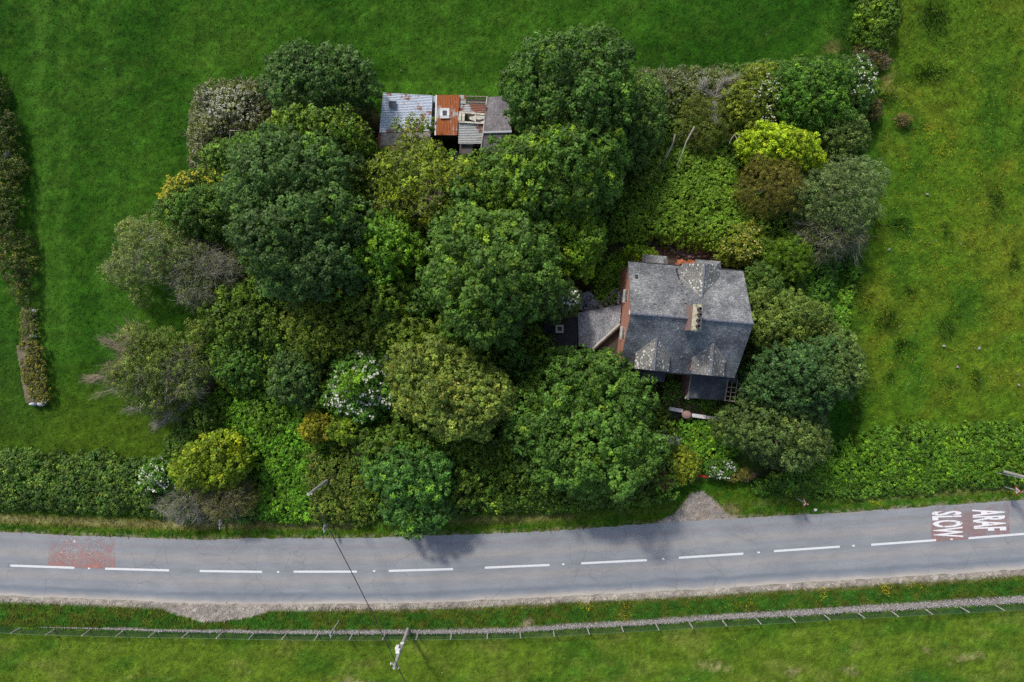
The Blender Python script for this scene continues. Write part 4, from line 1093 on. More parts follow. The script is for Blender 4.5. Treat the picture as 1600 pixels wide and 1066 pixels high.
# broken rooflight: white frame boards with torn pieces between
mb = MB()
for q in (((716.5, 173.5), (757.5, 177.5), (757.5, 180), (716.5, 176)), ((716.5, 189), (757, 191.5), (757, 193.8), (716.5, 191.5)), ((716.5, 176), (721, 176.5), (720.5, 190), (716.2, 190)), ((742.3, 179), (744, 179), (743.6, 191), (742, 191)), ((722.2, 177), (726.5, 177.5), (725.5, 190), (722, 190))):
    mb.slab([P(x, y, 3.12) for x, y in q], .05)
mb.slab([P(x, y, 3.11) for x, y in ((733, 183), (742.2, 181), (742, 189.5), (734, 186.5))], .02)
mb.slab([P(x, y, 3.10) for x, y in ((744, 180), (757, 181.5), (756.5, 186), (749, 187), (744, 186))], .02)
mb.slab([P(x, y, 3.09) for x, y in ((750, 190.8), (757, 188.5), (757, 191.3), (750, 191.3))], .02)
mb.build('rooflight_frame', m_noise('yellowed_plastic', (.62, .60, .50), (.40, .38, .30), 3.0), s3)
mb = MB(); mb.slab([P(x, y, 2.2) for x, y in ((718.5, 224.8), (739, 226), (738, 241), (717.5, 240))], .06); lt = mb.build('lean_to_roof', m_noise('dark_felt_shed', (0.06, 0.055, 0.05), (0.10, 0.085, 0.08), 2.0), s3)
mb = MB(); mb.tube([P(718.5, 225, 2.25), P(739, 226, 2.25)], .06, 4); mb.build('white_trim', WHITEP, s3)
s4 = empty('fibre_cement_shed', 'shed with a dark lichened fibre cement roof and a grey ridge', 'shed', P(777, 190))
mb = MB(); mb.prism([P(763, 154, 2.9)[:2], P(793, 153, 2.9)[:2], P(791, 228, 2.6)[:2], P(755, 227, 2.6)[:2]], -.1, [2.4, 2.4, 2.2, 2.2]); mb.build('wall', RUBBLE, s4)
FC = m_slate('fibre_cement', (0.11, 0.10, 0.11), (0.125, 0.112, 0.125), 1.2, 0.10, 0.06, 44.0, 1.2)
mb = MB(); mb.slab([P(761.5, 152, 2.75), P(796, 149.5, 2.75), P(799, 206, 3.1), P(755.6, 207, 3.1)], .05)
mb.slab([P(755.4, 207.6, 3.1), P(799, 206.6, 3.1), P(794, 240, 2.7), P(752, 238, 2.7)], .05)
rf = mb.build('roof', FC, s4)
mb = MB(); mb.tube([P(755, 207.5, 3.13), P(799.5, 206.3, 3.13)], .13, 6); mb.build('ridge_cap', GALV, rf)
mb = MB(); mb.tube([P(761.3, 151.5, 2.8), P(755.3, 207, 3.14)], .07, 4); mb.tube([P(755.2, 207, 3.14), P(751.5, 238, 2.74)], .07, 4); mb.build('verge', STONE, s4)
# open frame between the sheds
of = empty('collapsed_roof_frame', 'bare rafters of a collapsed roof between the rusty and the fibre cement shed', 'timber frame', P(745, 156))
for i, (a_, b_) in enumerate((((729, 151), (762, 151.5)), ((729, 156), (761, 156.5)), ((729.5, 160), (761, 161)))):
    mb = MB(); mb.tube([P(*a_, 2.2), P(*b_, 2.5)], .06, 4); mb.build('rafter', TIMBER if i != 1 else DARKWOOD, of)
mb = MB(); mb.prism([P(729, 152, 1)[:2], P(761, 152, 1)[:2], P(761, 162, 1)[:2], P(729, 162, 1)[:2]], -.1, .4); mb.build('base', DARKWOOD, of)
yd = MB(); yd.prism([P(700, 242)[:2], P(728, 238)[:2], P(726, 260)[:2], P(708, 262)[:2]], .0, .07); o = yd.build('yard_slab', m_noise('pale_concrete', (0.36, 0.39, 0.42), (0.27, 0.29, 0.31), 2.0), None, P(714, 250)); tag(o, kind='structure')

# ------------------------------------------------------------------ trees
G_SYC = 'large sycamores in the wood'
tree('sycamore_tree', 'dark blue-green sycamore left of the blue shed at the edge of the top field', 'tree', 496, 132, 86, 56, 8.5, 2, 0, base=BL, tip=SYT, tipf=.12, seed=11, lobe=1.25)
tree('sycamore_tree', 'broad dark green sycamore in the upper left of the wood, below the yellow-flowering bush', 'tree', 455, 290, 98, 74, 13, 2, -20, base=BL, tip=SYT, tipf=.22, seed=12, lobe=1.35)
tree('sycamore_tree', 'tall blue-green sycamore right of centre of the left wood, with a rounded top', 'tree', 478, 372, 106, 92, 13.5, 2, 10, base=BL, tip=SYT, tipf=.2, seed=13, lobe=1.4)
tree('ash_tree', 'loose yellow-green ash behind the sycamore left of the sheds', 'tree', 505, 208, 72, 34, 9, 2, 8, base=(.060, .120, .018), tip=YGT, tipf=.3, seed=14, lobe=.8, nleaf=18, keep=.8)
tree('ash_tree', 'small green ash between the white hedge corner and the dark sycamores', 'tree', 400, 245, 48, 36, 6, 1.2, 0, base=(.045, .105, .018), tip=SYT, tipf=.35, seed=15, lobe=.8, nleaf=18, sub=.34, leaf=.2)
tree('laburnum', 'yellow-flowering bush on the left field edge', 'bush', 307, 296, 56, 24, 5.5, 1.5, -22, base=(.055, .11, .02), tip=(.14, .17, .02), tipf=.3, seed=16, lobe=.75, sub=.32, leaf=.18, blossom=[(268, 304, 40, 170, .19, (.50, .44, .02)), (318, 280, 60, 230, .18, (.46, .42, .03))])
tree('hawthorn_tree', 'dark green thorn below the yellow-flowering bush', 'tree', 318, 332, 62, 40, 7, 1.5, 0, base=SY, tip=YG, tipf=.25, seed=17, lobe=.9, sub=.34, leaf=.18)
GREY = [(300, 425, 50, 420, 1.3, TW), (355, 400, 30, 260, 1.3, TW), (330, 470, 30, 200, 1.2, TW)]
tree('willow_tree', 'grey-green willow leaning over the left field with bare grey twigs on its right side', 'tree', 245, 396, 70, 46, 6.5, 1.5, -12, base=GG, tip=(.17, .21, .08), tipf=.35, seed=18, lobe=.75, sub=.34, leaf=.16, nleaf=22, aspect=.4, keep=.92, edge=.35, extra=[(172, 424, 15, 3.5), (192, 436, 14, 3.5), (196, 358, 18, 4), (212, 462, 13, 3), (235, 352, 18, 4)], twigs=[(270, 410, 50, 110, .9, TW), (200, 380, 60, 40, .8, TW)])
tree('dead_thorn_tree', 'half-dead thorn tree with grey bare twigs right of the willow', 'tree', 325, 430, 52, 50, 6, 1.2, 0, base=(.06, .085, .045), tip=(.11, .13, .07), tipf=.3, seed=19, lobe=.8, sub=.34, leaf=.15, nleaf=14, aspect=.4, keep=.85, twigs=[(310, 430, 60, 300, .9, (.27, .25, .20)), (355, 410, 26, 160, 1.1, TW)])
tree('dead_thorn_tree', 'thorn tree with long dead pale branches reaching left over the field', 'tree', 248, 575, 72, 62, 6.5, 1.2, 10, base=(.072, .115, .035), tip=(.16, .21, .05), tipf=.4, seed=20, lobe=.8, sub=.34, leaf=.15, nleaf=24, keep=.9, edge=.4, aspect=.5, extra=[(185, 590, 14, 3), (200, 525, 16, 3.5), (262, 640, 14, 3), (305, 520, 20, 4)], twigs=[(180, 540, 42, 190, 1.0, TWB), (250, 620, 55, 130, .9, (.27, .25, .20)), (310, 575, 40, 130, .9, (.27, .25, .20))])
tree('elder_tree', 'small blue-green elder in the hollow between the two left clearings', 'tree', 462, 590, 36, 40, 6, 1, 0, base=BL, tip=(.10, .19, .05), tipf=.3, seed=22, lobe=.8)
tree('hawthorn_tree', 'low green thorn in the shade right of the dead-branched thorn', 'tree', 378, 570, 44, 36, 4.5, .8, 0, base=(.036, .095, .018), tip=(.10, .19, .02), tipf=.3, seed=21, lobe=.7, sub=.34)
tree('hawthorn_tree', 'dull olive thorn on the left side of the inner wood', 'tree', 385, 495, 68, 50, 5.5, 1, 0, base=(.045, .090, .014), tip=(.10, .16, .018), tipf=.3, seed=23, lobe=.75, sub=.34, leaf=.2, nleaf=18, keep=.85)
tree('ash_tree', 'mottled yellow-green ash in the middle of the left wood', 'tree', 508, 505, 72, 56, 7, 1, 15, base=(.062, .105, .016), tip=(.135, .18, .022), tipf=.35, seed=24, lobe=.8, sub=.36, leaf=.2, nleaf=18, keep=.85)
tree('ash_tree', 'sparse yellow-green ash in front of the rusty shed with bare inner twigs', 'tree', 660, 293, 90, 60, 8.5, 1.5, 5, base=(.085, .135, .018), tip=YGT, tipf=.4, seed=25, lobe=.75, sub=.36, leaf=.2, nleaf=17, keep=.72, edge=.35, twigs=[(650, 290, 70, 160, 1.0, TWB)])
tree('ash_tree', 'yellow-green ash sapling rising across the front of the pale blue shed roof', 'tree', 648, 226, 26, 16, 6, 1.5, 20, base=(.085, .135, .018), tip=YGT, tipf=.4, seed=26, lobe=.55, sub=.34, leaf=.2, nleaf=14, keep=.6, edge=.4, extra=[(643, 188, 9, 5.0), (620, 196, 6, 5.0), (664, 192, 7, 4.6)])
tree('sycamore_tree', 'largest dark sycamore at the top of the wood, right of the sheds', 'tree', 896, 150, 96, 88, 14, 2, 10, base=(.036, .088, .022), tip=(.090, .165, .024), tipf=.28, seed=27, lobe=1.4, extra=[(812, 124, 20, 8)])
tree('sycamore_tree', 'bright-tipped sycamore below the dark one, right of the sheds', 'tree', 872, 272, 104, 74, 13, 2, -8, base=SY, tip=BRT, tipf=.42, seed=28, lobe=1.25, extra=[(790, 245, 34, 8)])
tree('elm_tree', 'dull mid-green elm at the right flank of the largest dark sycamore', 'tree', 992, 190, 42, 72, 8, 1.2, 8, base=(.045, .098, .028), tip=(.09, .15, .035), tipf=.3, seed=29, lobe=.85, sub=.34, leaf=.17)
tree('maple_tree', 'bright lumpy maple left of the central sycamore', 'tree', 605, 392, 50, 56, 10, 2, 0, base=(.060, .150, .018), tip=BRT, tipf=.45, seed=30, lobe=1.0)
tree('sycamore_tree', 'central sycamore with yellow-green crown tips, left of the house yard', 'tree', 768, 430, 106, 104, 14.5, 2, 30, base=(.046, .104, .026), tip=(.120, .21, .024), tipf=.38, seed=31, lobe=1.4)
tree('maple_tree', 'bright yellow-green lumpy maple between the central sycamore and the thicket', 'tree', 898, 378, 42, 54, 8.5, 1.5, -15, base=(.070, .150, .014), tip=(.19, .29, .018), tipf=.45, seed=32, lobe=.9)
tree('rowan_tree', 'small grey-green rowan with a few white flower heads beside the black felt roof', 'tree', 868, 464, 34, 38, 7.5, 1.5, 0, base=(.060, .105, .040), tip=(.11, .16, .055), tipf=.3, seed=33, lobe=.75, sub=.34, leaf=.17, blossom=(895, 474, 20, 24, .2, WHT))
tree('field_maple', 'olive-topped dome-shaped maple in the lower middle of the wood', 'tree', 704, 607, 100, 66, 11.5, 1.8, 22, base=(.095, .148, .040), tip=(.175, .20, .055), tipf=.35, seed=34, lobe=1.1, sub=.38, leaf=.22)
tree('elder_tree', 'flowering elder with cream-white flower heads in the lower left wood', 'tree', 572, 602, 62, 56, 6, 1, 0, base=(.045, .12, .022), tip=(.10, .21, .018), tipf=.3, seed=35, lobe=.75, sub=.36, blossom=[(592, 560, 34, 90, .18, WHT), (536, 610, 34, 100, .18, WHT), (604, 606, 28, 80, .18, WHT), (570, 640, 38, 80, .18, WHT)])
tree('maple_tree', 'bright rounded maple crown in the middle of the flowering elder', 'tree', 562, 600, 26, 24, 7.5, 1, 0, base=(.065, .155, .014), tip=(.13, .26, .016), tipf=.4, seed=36, lobe=.7)
tree('ash_tree', 'yellow-green ash left of the central sycamore, mottled with dull leaves', 'tree', 600, 470, 66, 44, 7.5, 1.2, 0, base=(.060, .115, .016), tip=(.12, .18, .02), tipf=.35, seed=37, lobe=.8, sub=.36, nleaf=18, keep=.85)
tree('ash_tree', 'yellow-green ash between the central sycamore and the olive maple', 'tree', 660, 530, 84, 32, 7.5, 1.2, 12, base=(.065, .12, .018), tip=(.14, .20, .022), tipf=.35, seed=38, lobe=.75, sub=.36, nleaf=18, keep=.8)
tree('sycamore_tree', 'very broad rounded sycamore beside the road, left of the garden steps', 'tree', 915, 662, 117, 112, 10.4, 1.6, 20, base=(.050, .118, .028), tip=(.105, .19, .026), tipf=.30, seed=39, lobe=1.45)
tree('sycamore_tree', 'two-lobed sycamore overhanging the verge, nearest the road', 'tree', 640, 738, 66, 46, 7.6, 1.2, 10, base=(.040, .112, .034), tip=(.11, .24, .028), tipf=.35, seed=40, lobe=.95, extra=[(650, 790, 52, 4.7)])
tree('holm_oak', 'dense dark blue-green oak right of the porch', 'tree', 1246, 590, 76, 62, 9.5, 1.5, -18, base=(.032, .078, .036), tip=(.060, .12, .050), tipf=.3, seed=41, lobe=1.2, sub=.36, leaf=.2)
tree('holm_oak', 'dark oak with olive lumps below the dense oak, above the verge', 'tree', 1214, 678, 82, 46, 8.0, 1.4, 14, base=(.050, .092, .038), tip=(.100, .135, .050), tipf=.35, seed=42, lobe=1.1, sub=.36, leaf=.2)
tree('holm_oak', 'grey-green oak on the meadow side of the dense dark oak', 'tree', 1296, 570, 38, 56, 9, 1.4, 0, base=(.055, .10, .042), tip=(.085, .135, .055), tipf=.3, seed=43, lobe=1.0, sub=.36, leaf=.2)
tree('holly_tree', 'pale green ivy-clad tree right of the house roof', 'tree', 1222, 500, 66, 46, 7.5, 1, 12, base=(.070, .120, .034), tip=(.13, .185, .055), tipf=.35, seed=44, lobe=.9, sub=.32, leaf=.17)
tree('holly_tree', 'darker ivy-clad tree against the right gable of the house', 'tree', 1190, 452, 34, 40, 5, .8, 0, base=(.042, .092, .022), tip=(.09, .14, .045), tipf=.35, seed=45, lobe=.7, sub=.3, leaf=.16)
tree('sallow_tree', 'blue-grey sallow on the right edge of the garden beside the meadow', 'tree', 1308, 305, 70, 56, 7.5, 1.2, -8, base=(.075, .125, .072), tip=(.13, .185, .095), tipf=.35, seed=46, lobe=.85, sub=.34, leaf=.15, nleaf=24, aspect=.42, edge=.3)
tree('dead_sallow_tree', 'half-bare grey sallow below the blue-grey one', 'tree', 1300, 368, 52, 34, 5.5, 1, 0, base=(.07, .095, .05), tip=(.11, .13, .07), tipf=.3, seed=47, lobe=.75, sub=.34, leaf=.14, nleaf=16, keep=.85, aspect=.45, twigs=[(1295, 375, 50, 260, .9, (.28, .26, .21))])
tree('golden_elder', 'bright lime-yellow elder in the upper right garden', 'tree', 1218, 232, 64, 30, 6.5, 1.2, 14, base=(.17, .27, .014), tip=(.30, .40, .022), tipf=.45, seed=48, lobe=.7, sub=.34, leaf=.2)
tree('tamarisk', 'brownish-olive feathery tree below the lime-yellow elder', 'tree', 1203, 290, 50, 46, 6.8, 1.2, 0, base=(.085, .090, .022), tip=(.15, .145, .04), tipf=.35, seed=49, lobe=.75, sub=.3, leaf=.14, nleaf=24, aspect=.3)
tree('hawthorn_tree', 'dense bright green thorn in the top right corner of the garden', 'tree', 1262, 150, 74, 52, 6, 1, 5, base=(.040, .110, .016), tip=(.085, .19, .022), tipf=.4, seed=50, lobe=.8, sub=.32, leaf=.17)
tree('hawthorn_tree', 'white-flowering thorn at the very corner of the garden beside the meadow', 'tree', 1334, 138, 30, 46, 4.5, .8, 0, base=(.040, .10, .022), tip=(.10, .16, .03), tipf=.3, seed=51, lobe=.65, sub=.3, leaf=.16, blossom=(1338, 128, 34, 36, .13, WHT))
tree('hawthorn_tree', 'yellowish thorn sprinkled with white flowers left of the dense bright green thorn', 'tree', 1178, 158, 44, 50, 5, .8, 10, base=(.090, .135, .020), tip=(.17, .21, .03), tipf=.35, seed=52, lobe=.7, sub=.3, leaf=.16, blossom=[(1195, 150, 40, 36, .12, WHT), (1200, 205, 30, 34, .12, WHT)])
tree('elder_tree', 'grey-green shrubby elder above the sallow, against the meadow edge', 'tree', 1315, 212, 40, 34, 4.5, .8, 0, base=(.055, .10, .035), tip=(.10, .15, .05), tipf=.35, seed=53, lobe=.65, sub=.3, leaf=.16)
tree('tamarisk', 'brown-green feathery thorn in the top middle of the right garden', 'tree', 1100, 194, 46, 42, 4.2, .8, 0, base=(.062, .090, .020), tip=(.11, .14, .035), tipf=.35, seed=54, lobe=.7, sub=.3, leaf=.14, nleaf=24, aspect=.3)
tree('magnolia', 'shrub speckled with pale yellow blossom just behind the right end of the house', 'bush', 1160, 380, 36, 30, 4.2, .8, -35, base=(.075, .12, .016), tip=(.16, .18, .02), tipf=.4, seed=55, lobe=.6, sub=.3, leaf=.18, blossom=(1160, 380, 40, 60, .13, (.55, .50, .14)))
tree('larch', 'feathery yellow-green conifer right of the yellow-blossomed shrub', 'tree', 1226, 402, 44, 34, 4.2, .6, 20, base=(.055, .120, .010), tip=(.11, .20, .012), tipf=.4, seed=56, lobe=.55, sub=.3, leaf=.26, nleaf=22, aspect=.16, edge=.35)
tree('oak_sapling', 'golden-green oak above the left verge', 'tree', 332, 724, 56, 40, 6.5, 1.2, -12, base=(.090, .150, .012), tip=(.20, .25, .014), tipf=.45, seed=57, lobe=.85)
tree('thorn_bush', 'dull olive thorn below the golden-green oak', 'bush', 356, 775, 44, 34, 4.5, .8, 0, base=(.080, .090, .032), tip=(.12, .13, .045), tipf=.3, seed=58, lobe=.7, sub=.3, leaf=.13, nleaf=18, aspect=.4, twigs=[(350, 780, 40, 160, 1.0, (.22, .19, .14))])
tree('dead_thorn_tree', 'bare grey-twigged thorn beside the left verge', 'bush', 288, 784, 34, 26, 3.2, .6, 0, base=(.055, .10, .03), tip=(.10, .14, .05), tipf=.3, seed=59, lobe=.6, sub=.3, leaf=.12, nleaf=14, keep=.8, twigs=[(285, 785, 38, 220, .9, TW)])
tree('elder_tree', 'small elder covered in white flower heads at the end of the left roadside hedge', 'bush', 252, 742, 30, 26, 3.5, .6, 0, base=(.045, .12, .02), tip=(.10, .19, .02), tipf=.3, seed=60, lobe=.6, sub=.3, blossom=(248, 742, 34, 70, .16, WHT))
tree('gorse_bush', 'golden-brown bush left of the flowering elder', 'bush', 498, 664, 24, 26, 4, .6, 0, base=(.11, .125, .012), tip=(.22, .21, .014), tipf=.4, seed=61, lobe=.55, sub=.28, leaf=.16)
tree('maple_tree', 'rounded bright olive crown below the flowering elder', 'tree', 545, 670, 26, 20, 5, .8, 0, base=(.075, .135, .010), tip=(.13, .20, .012), tipf=.4, seed=62, lobe=.6, sub=.3)
tree('ash_tree', 'green ash in the lower wood above the two-lobed sycamore', 'tree', 618, 692, 60, 30, 5.5, .8, 5, base=(.050, .105, .016), tip=(.11, .17, .02), tipf=.35, seed=63, lobe=.7, sub=.34, nleaf=18, keep=.85)
tree('box_bush', 'clipped-looking yellow-green bush at the back of the yard', 'bush', 1000, 396, 26, 11, 1.9, .3, 8, base=(.10, .19, .012), tip=(.19, .28, .02), tipf=.4, seed=64, lobe=.4, sub=.24, leaf=.14)
tree('gorse_bush', 'lone brown bush standing in the right meadow near the garden corner', 'bush', 1412, 187, 12, 10, 1.1, .1, 0, base=(.10, .085, .05), tip=(.16, .14, .08), tipf=.3, seed=65, lobe=.3, sub=.2, leaf=.1, nleaf=14)
tree('gorse_bush', 'brown bush leaning out of the garden corner towards the meadow', 'bush', 1362, 172, 14, 16, 1.8, .2, 0, base=(.075, .075, .035), tip=(.14, .13, .08), tipf=.3, seed=66, lobe=.35, sub=.22, leaf=.12)
tree('rose_bush', 'white-flowering rose bush beside the red garden gate', 'bush', 1127, 732, 24, 15, 1.8, .3, 0, base=(.04, .11, .02), tip=(.09, .17, .03), tipf=.3, seed=67, lobe=.4, sub=.24, leaf=.14, blossom=(1127, 732, 26, 36, .14, (.72, .70, .60)))
tree('privet_bush', 'yellow-green privet left of the red garden gate', 'bush', 1068, 728, 24, 28, 2.4, .3, 0, base=(.10, .15, .018), tip=(.19, .22, .02), tipf=.4, seed=68, lobe=.45, sub=.24, leaf=.13)
tree('heather_bush', 'brownish dry shrub between the broad sycamore and the yellow-green privet', 'bush', 1040, 742, 14, 22, 1.7, .2, 0, base=(.13, .12, .055), tip=(.22, .19, .10), tipf=.4, seed=69, lobe=.35, sub=.22, leaf=.12, blossom=(1056, 754, 12, 12, .12, (.70, .20, .26)))
tree('fuchsia_bush', 'low reddish-brown bush right of the white rose', 'bush', 1152, 742, 24, 9, 1.4, .2, 0, base=(.10, .11, .04), tip=(.17, .14, .06), tipf=.4, seed=70, lobe=.35, sub=.22, leaf=.12, blossom=(1180, 750, 14, 10, .1, (.55, .20, .30)))

# ------------------------------------------------------------------ hedges and banks
mass('hawthorn_hedge', 'hawthorn hedge corner thick with white blossom, left of the dark sycamore', 'hedge', [(302, 142), (330, 134), (412, 132), (420, 205), (352, 210), (345, 262), (304, 262), (300, 205)], 2.6, .75, .28, .15, 18, base=(.085, .11, .052), tip=(.15, .17, .09), tipf=.4, seed=101, blossom=[(420, .085, (.52, .50, .42), None), (300, .10, (.62, .62, .52), [(315, 140), (412, 140), (405, 195), (320, 190)])], stems=True, twigs=(260, .6, TW))
mass('thorn_hedge', 'straggling grey-green thorn hedge with blossom along the top field, right of the largest sycamore', 'hedge', [(1000, 112), (1060, 112), (1150, 110), (1150, 165), (1080, 180), (1008, 165)], 2.6, .75, .28, .14, 16, base=(.070, .100, .045), tip=(.13, .155, .075), tipf=.4, seed=102, blossom=(200, .09, (.56, .56, .46), None), stems=True, twigs=(130, .7, TW))
mass('thorn_hedge', 'narrow green hedge strip at the very top of the garden, meeting its right corner', 'hedge', [(1140, 104), (1240, 100), (1335, 94), (1345, 108), (1250, 118), (1150, 122)], 2.2, .6, .28, .15, 16, base=(.045, .100, .028), tip=(.09, .15, .045), tipf=.4, seed=103, stems=True)
mass('field_hedge', 'dark clipped field hedge at the left edge of the photo', 'hedge', [(-60, 95), (-10, 110), (-4, 160), (16, 190), (20, 235), (28, 300), (30, 360), (38, 420), (40, 462), (26, 466), (8, 430), (-12, 330), (-60, 320)], 2.3, .7, .32, .16, 18, base=(.040, .062, .018), tip=(.085, .09, .025), tipf=.4, seed=104, stems=True, twigs=(90, .6, TWB))
mass('field_hedge', 'green hedge running down from the top edge between the two fields', 'hedge', [(1346, -60), (1402, -60), (1404, 20), (1396, 60), (1372, 72), (1346, 62), (1342, 20)], 2.4, .7, .3, .2, 16, base=(.055, .120, .014), tip=(.12, .21, .02), tipf=.4, seed=105, stems=True)
mass('thorn_bush', 'brown twiggy end of the hedge between the two fields', 'bush', [(1346, 72), (1382, 70), (1384, 92), (1368, 108), (1350, 98)], 1.5, .5, .26, .12, 12, base=(.070, .070, .025), tip=(.13, .12, .04), tipf=.3, seed=106, twigs=(80, .6, TWB))
mass('roadside_hedge', 'dense green bramble hedge above the left verge', 'hedge', [(-80, 716), (60, 712), (150, 716), (228, 722), (262, 760), (262, 802), (200, 800), (100, 795), (0, 790), (-80, 786)], 1.5, .6, .28, .16, 18, base=(.038, .088, .026), tip=(.10, .16, .036), tipf=.5, seed=107, zj=.5, vl=.28, stems=True)
mass('bracken', 'bright green bracken bank above the right verge', 'bracken', [(1262, 742), (1290, 705), (1360, 678), (1440, 668), (1520, 670), (1600, 664), (1680, 660), (1680, 735), (1600, 742), (1500, 752), (1400, 757), (1300, 762)], .85, .6, .26, .26, 14, base=(.048, .125, .014), tip=(.11, .22, .02), tipf=.5, seed=108, kind='stuff', aspect=.3, zj=.6, vl=.28)
mass('bramble', 'lower darker bramble skirt along the foot of the right bracken bank', 'bramble', [(1180, 752), (1270, 735), (1300, 752), (1400, 752), (1500, 745), (1600, 738), (1680, 735), (1680, 748), (1560, 756), (1440, 766), (1330, 774), (1230, 772), (1185, 766)], .7, .45, .24, .18, 14, base=(.045, .115, .018), tip=(.09, .17, .025), tipf=.4, seed=109, kind='stuff')
mass('nettles', 'bright green nettles and bracken in the lower left clearing', 'undergrowth', [(345, 610), (420, 598), (500, 640), (520, 700), (500, 815), (405, 812), (385, 780), (395, 720), (350, 680), (325, 640)], 1.2, .55, .26, .24, 14, base=(.052, .150, .014), tip=(.11, .24, .02), tipf=.5, seed=110, kind='stuff', aspect=.4)
mass('bramble', 'low dark brambles under the golden-green oak and the bare thorn', 'bramble', [(236, 745), (262, 690), (330, 636), (352, 690), (395, 765), (400, 810), (268, 810)], .9, .5, .26, .18, 14, base=(.045, .105, .020), tip=(.09, .16, .03), tipf=.4, seed=121, kind='stuff')
mass('bramble_thicket', 'brownish-green brambles around the upper utility pole', 'undergrowth', [(470, 690), (570, 700), (590, 800), (560, 818), (485, 812), (475, 760)], 1.6, .6, .26, .17, 16, base=(.060, .105, .020), tip=(.14, .15, .05), tipf=.4, seed=111, kind='stuff')
mass('bramble_thicket', 'low green thicket between the two roadside sycamores', 'undergrowth', [(690, 690), (800, 690), (840, 770), (1020, 770), (1030, 782), (940, 790), (820, 796), (740, 788), (700, 770)], 1.5, .6, .26, .17, 16, base=(.055, .115, .018), tip=(.12, .18, .025), tipf=.4, seed=112, kind='stuff')
mass('ivy_thicket', 'even light-green thicket of small leaves in the middle of the right garden', 'undergrowth', [(985, 235), (1050, 232), (1150, 255), (1165, 330), (1195, 365), (1125, 384), (1060, 378), (1000, 368), (950, 372), (955, 340), (975, 300)], 2.3, .6, .24, .16, 20, base=(.080, .165, .020), tip=(.13, .22, .03), tipf=.4, seed=113, kind='stuff', zj=.06, vl=.12)
mass('fern_bank', 'strip of dark ferns running down the right garden edge', 'ferns', [(1268, 385), (1312, 400), (1305, 440), (1290, 480), (1275, 530), (1240, 520), (1262, 450)], 1.6, .6, .26, .2, 16, base=(.036, .110, .018), tip=(.08, .18, .028), tipf=.4, seed=114, kind='stuff', aspect=.3)
mass('nettles', 'pale nettles along the meadow side of the dark ditch', 'undergrowth', [(1335, 415), (1345, 420), (1328, 470), (1322, 520), (1308, 520), (1318, 460)], .8, .4, .22, .18, 14, base=(.065, .165, .018), tip=(.13, .25, .03), tipf=.5, seed=115, kind='stuff')
mass('garden_undergrowth', 'bright overgrown garden plants below the garden wall', 'undergrowth', [(1070, 690), (1068, 657), (1140, 660), (1150, 700), (1130, 725), (1085, 735), (1072, 712)], .9, .45, .24, .2, 14, base=(.055, .150, .016), tip=(.13, .25, .02), tipf=.5, seed=116, kind='stuff')
mass('yard_weeds', 'green weeds filling the yard left of the house gable', 'undergrowth', [(938, 418), (965, 392), (985, 405), (975, 440), (970, 470), (935, 482), (925, 465), (935, 445)], .5, .4, .22, .14, 12, base=(.085, .19, .02), tip=(.15, .27, .03), tipf=.5, seed=117, kind='stuff')
mass('wall_foot_weeds', 'dark weeds in the front yard beside the porch', 'undergrowth', [(1040, 590), (1066, 588), (1068, 618), (1130, 628), (1150, 632), (1130, 646), (1060, 634), (1035, 625)], .4, .35, .2, .13, 12, base=(.07, .17, .02), tip=(.12, .22, .03), tipf=.4, seed=118, kind='stuff', keep=.6)
mass('woodland_undergrowth', 'dim ivy and bramble on the woodland floor', 'undergrowth', [(318, 270), (420, 200), (590, 235), (760, 250), (940, 240), (1000, 120), (1015, 200), (970, 300), (940, 385), (845, 470), (850, 560), (1040, 610), (1050, 770), (700, 790), (570, 800), (560, 700), (480, 640), (400, 605), (345, 600), (335, 480), (300, 400)], 3.2, 1.2, .42, .26, 12, base=(.050, .105, .016), tip=(.10, .16, .02), tipf=.4, seed=119, kind='stuff', keep=.85, zj=.5, low=.1)
mass('garden_undergrowth', 'mixed green growth between the shrubs of the right garden', 'undergrowth', [(1005, 120), (1330, 110), (1335, 400), (1180, 415), (1130, 385), (1000, 370), (960, 360), (990, 240)], 1.5, .8, .34, .2, 14, base=(.050, .110, .018), tip=(.10, .17, .025), tipf=.4, seed=122, kind='stuff')
mass('garden_fringe', 'mixed green shrubs behind the house and around the right garden trees', 'undergrowth', [(1120, 400), (1190, 400), (1260, 420), (1240, 560), (1160, 570), (1170, 420)], 1.6, .7, .3, .18, 16, base=(.040, .092, .020), tip=(.09, .15, .03), tipf=.4, seed=120, kind='stuff')
rng0 = np.random.default_rng(77)
FILL = [(350, 250, 5.2, 'pale green sapling left of the broad dark green sycamore'), (560, 300, 6.5, 'green sapling between the blue-green sycamore and the sparse ash'), (430, 450, 4.6, 'low green sapling under the foot of the blue-green sycamore'),
        (340, 530, 3.2, 'small grey-green sapling between the two half-dead thorns'), (440, 530, 4.2, 'olive sapling left of the mottled ash'), (560, 540, 5.0, 'dull sapling just above the flowering elder'), (655, 470, 6.5, 'dark sapling hard against the left side of the central sycamore'),
        (420, 640, 2.4, 'bright sapling above the nettle clearing'), (690, 700, 3.6, 'olive sapling below the olive-topped maple'), (750, 700, 3.4, 'green sapling left of the very broad roadside sycamore'), (800, 560, 4.4, 'dark green sapling below the central sycamore'),
        (845, 555, 3.6, 'small dark sapling at the lower edge of the black felt roof'), (320, 650, 2.6, 'pale shrub with a bare stem below the dead-branched thorn'), (1010, 260, 4.0, 'green sapling between the dull elm and the thicket'), (730, 310, 8.0, 'yellow-green sapling behind the central sycamore'), (795, 325, 8.5, 'mid-green sapling below the bright-tipped sycamore')]
